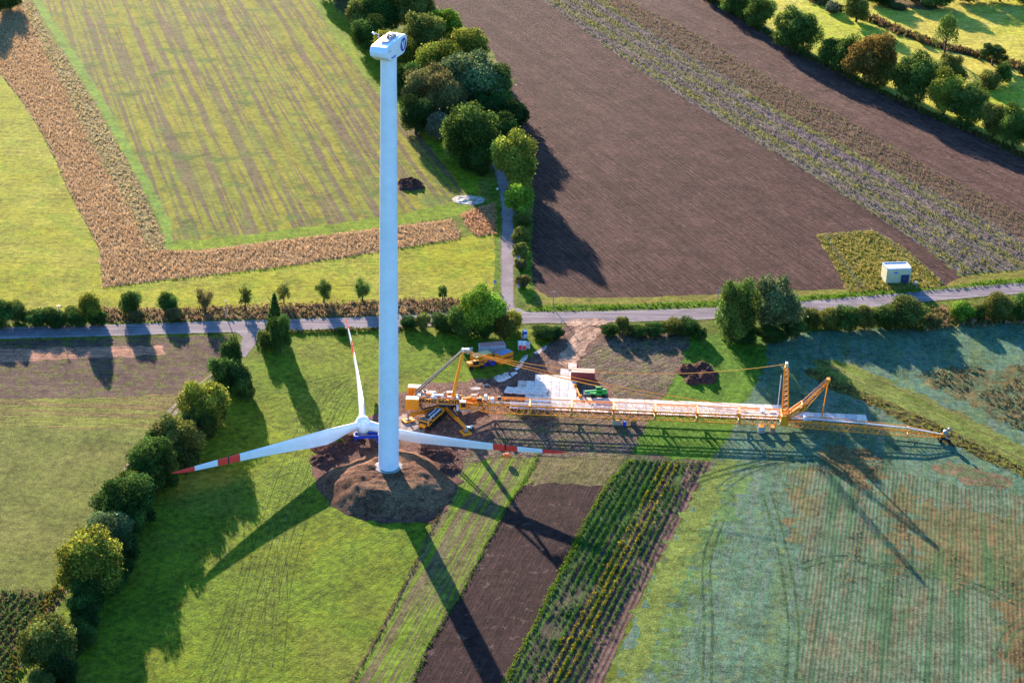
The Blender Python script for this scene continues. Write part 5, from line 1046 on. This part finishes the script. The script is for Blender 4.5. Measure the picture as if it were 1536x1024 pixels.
# heaps
for (x, y, a, b, h, sd) in [(1050,563,5.6,6.0,2.4,21)]:
    p = at(x, y); e = empty('soil_heap', p, R(20), 'dark brown soil heap on the bright green strip behind the boom', 'heap')
    for i, (dx, dy, q) in enumerate(((-2.2,3.2,1),(2.4,3.8,.9),(-3.2,-2.6,.75),(.6,-2.2,.95),(2.6,.2,.8))):
        heap_mesh('mound', a*.62*q, b*.62*q, lambda t, h=h*q: h*(1-t)**.9, m_heap, n=32, loc=(dx,dy,.05), amp=.55, fr=.8, seed=sd+i, parent=e)
p = at(616,278); e = empty('manure_heap', p, R(10), 'dark reddish manure heap on the striped field beside the tower', 'heap')
for i, (dx, dy, q) in enumerate(((-2,1.5,1),(1.8,.8,1),(0,-2,.9),(3,-1.5,.7),(-2.8,-1.8,.7),(.4,3,.7))):
    heap_mesh('clod_pile', 2.9*q, 3.4*q, lambda t, q=q: 1.7*q*(1-t)**.8, m_heap, n=28, loc=(dx*.85,dy*1.3,.05), amp=.9, fr=1.2, seed=40+i, parent=e)
p = at(703,300); h_ = heap_mesh('lime_patch', 5.2, 4.4, lambda t: .35*(1-t), NT('pale_lime').build((.50,.43,.38), [('n', (.7,5), .45,.62, (.22,.19,.12), .9)], [('n', (1.5,4), .3)]), n=36, loc=(p.x,p.y,.08), amp=.3, fr=.8, seed=55); tag(h_, 'pale lime heap on grass beside the side road', 'heap')
# ================================================================ UTILITY BUILDING
Hh = 4.9; A_, B_ = at(1331,404,Hh), at(1367.4,402.8,Hh); d = (B_-A_); L = d.length; d.normalize(); n_ = Vector((-d.y, d.x, 0)); Wd = 5.0
ctr = (A_+B_)/2+n_*Wd/2; ub = empty('utility_building', (ctr.x, ctr.y, .05), math.atan2(d.y, d.x), 'small cream flat-roofed utility building on the rank grass lot', 'building')
m_cr = NT('cream_render').build((.62,.54,.33), [('n', (.5,4), .45,.65, (.50,.43,.26), .7), ('s', (90,1,4), .55,.7, (.46,.40,.27), .4)], [('n', (4,3), .02)])
wl = MB().box((0,0,Hh/2-.2),(L,Wd,Hh-.4)).build('wall', m_cr, ub)
rf = MB().box((0,0,Hh-.26),(L-.46,Wd-.5,.32)).build('roof', paint('pale_roof', (.55,.55,.58), .6), ub)
mb = MB()
for s in (-1, 1): mb.box((0,s*(Wd/2-.1),Hh-.12),(L+.06,.28,.52)).box((s*(L/2-.11),0,Hh-.05),(.28,Wd-.5,.66))
mb.build('parapet', m_lgry, rf)
do = MB().box((L/2-1.75,-Wd/2-.02,1.4),(2.5,.1,2.7)).build('door', paint('dark_blue_door', (.03,.05,.12), .5), ub)
MB().box((L/2-3.05,-Wd/2-.04,1.45),(.1,.14,2.9)).box((L/2-.45,-Wd/2-.04,1.45),(.1,.14,2.9)).box((L/2-1.75,-Wd/2-.04,2.85),(2.5,.14,.1)).build('door_frame', m_gry, do)
MB().box((L/2-1.95,-Wd/2-.12,1.3),(.05,.08,.3)).build('handle', m_lgry, do)
bl_ = paint('sign_blue', (.02,.18,.75), .4)
sg = MB().add([(-.95,0,.28),(-.3,0,.12),(.1,0,.30),(.85,0,.22),(.95,0,-.15),(.45,0,-.28),(-.05,0,-.22),(-.35,0,.0)], [tuple(range(8))]).build('wall_emblem', bl_, ub, loc=(-L/2+2.6,-Wd/2-.03,3.55)); MB().box((0,0,0),(.5,.03,.25)).build('wall_plaque', bl_, ub, loc=(L/2-.8,-Wd/2-.03,3.9))
def fence(name, pts, label, h=1.9, step=4.2):
    W = [at(x, y) for x, y in pts]; e = empty(name, W[0], 0, label, 'fence'); o = W[0]
    for a, b in zip(W[:-1], W[1:]):
        n = max(1, round((b-a).length/step))
        for k in range(n+1):
            p = a.lerp(b, k/n)-o; MB().tube((p.x,p.y,0),(p.x,p.y,h),.06,n=5).build('post', m_gry, e)
        mb = MB(); A, B = a-o, b-o
        for z in (.25, h*.55, h-.08): mb.tube((A.x,A.y,z),(B.x,B.y,z),.012,n=4)
        m_ = int((b-a).length/1.2)
        for k in range(m_): 
            p = A.lerp(B, k/m_); q = A.lerp(B, (k+1)/m_); mb.tube((p.x,p.y,.25),(q.x,q.y,h-.08),.006,n=3); mb.tube((p.x,p.y,h-.08),(q.x,q.y,.25),.006,n=3)
        mb.build('wire_mesh', m_gry, e)
    return e
fence('wire_fence', [(1290,433),(1236,358),(1311,349),(1414,427)], 'thin grey wire fence on posts round the lot of the utility building')
bx = MB().box((0,0,.5),(.8,.5,1.0),bev=.06).build('meter_box', m_lgry, loc=at(1373,427)+Vector((0,0,GZ))); tag(bx, 'small white box standing right of the utility building', 'box')
# poles and signs
def pole(px, py, h, label, arm=True):
    g = at(px, py); e = empty('utility_pole', g, 0, label, 'pole'); MB().tube((0,0,0),(0,0,h),.13,.09,n=7).build('post', m_wood if False else m_gry, e)
    if arm: MB().box((0,0,h-.3),(1.1,.1,.1)).tube((-.45,0,h-.25),(-.45,0,h),.05).tube((.45,0,h-.25),(.45,0,h),.05).build('crossarm', m_gry, e)
pole(90,487,6.2,'thin grey pole rising from the roadside hedge at far left'); pole(340,478,6.0,'thin grey pole on the brown bank behind the lane mouth')
pole(830,463,5.8,'thin grey pole at the road edge just right of the side road junction'); pole(1076,459,5.4,'thin grey pole at the road edge left of the twin trees'); pole(842,499,4.4,'white-banded pole at the site entrance')
m_sblue = paint('sign_face_blue', (.05,.16,.55), .4); m_swhite = paint('sign_face_white', (.75,.75,.75), .4)
def sign(px, py, mt, label, h=1.9, shape='box'):
    g = at(px, py); e = empty('road_sign', g, R(random.uniform(-25,25)), label, 'sign'); MB().tube((0,0,0),(0,0,h+.4),.04,n=6).build('post', m_gry, e)
    if shape == 'tri': MB().add([(-.6,-.06,h+.5),(.6,-.06,h+.5),(0,-.06,h-.5),(-.6,-.03,h+.5),(.6,-.03,h+.5),(0,-.03,h-.5)], [(0,2,1),(3,4,5),(0,1,4,3),(1,2,5,4),(2,0,3,5)]).build('sign_plate', mt, e)
    else: MB().box((0,-.06,h+.1),(.7,.04,.8),bev=.01).build('sign_plate', mt, e)
sign(777,394,m_sblue,'small blue sign right of the side road, below the third low shrub'); sign(778,437,m_sblue,'small blue sign right of the side road near the junction'); sign(742,430,m_sblue,'small dark triangular sign on the left edge of the side road','1' and 1.6,'tri'); sign(746,286,m_swhite,'small white marker on the verge at the curve of the side road',.6)
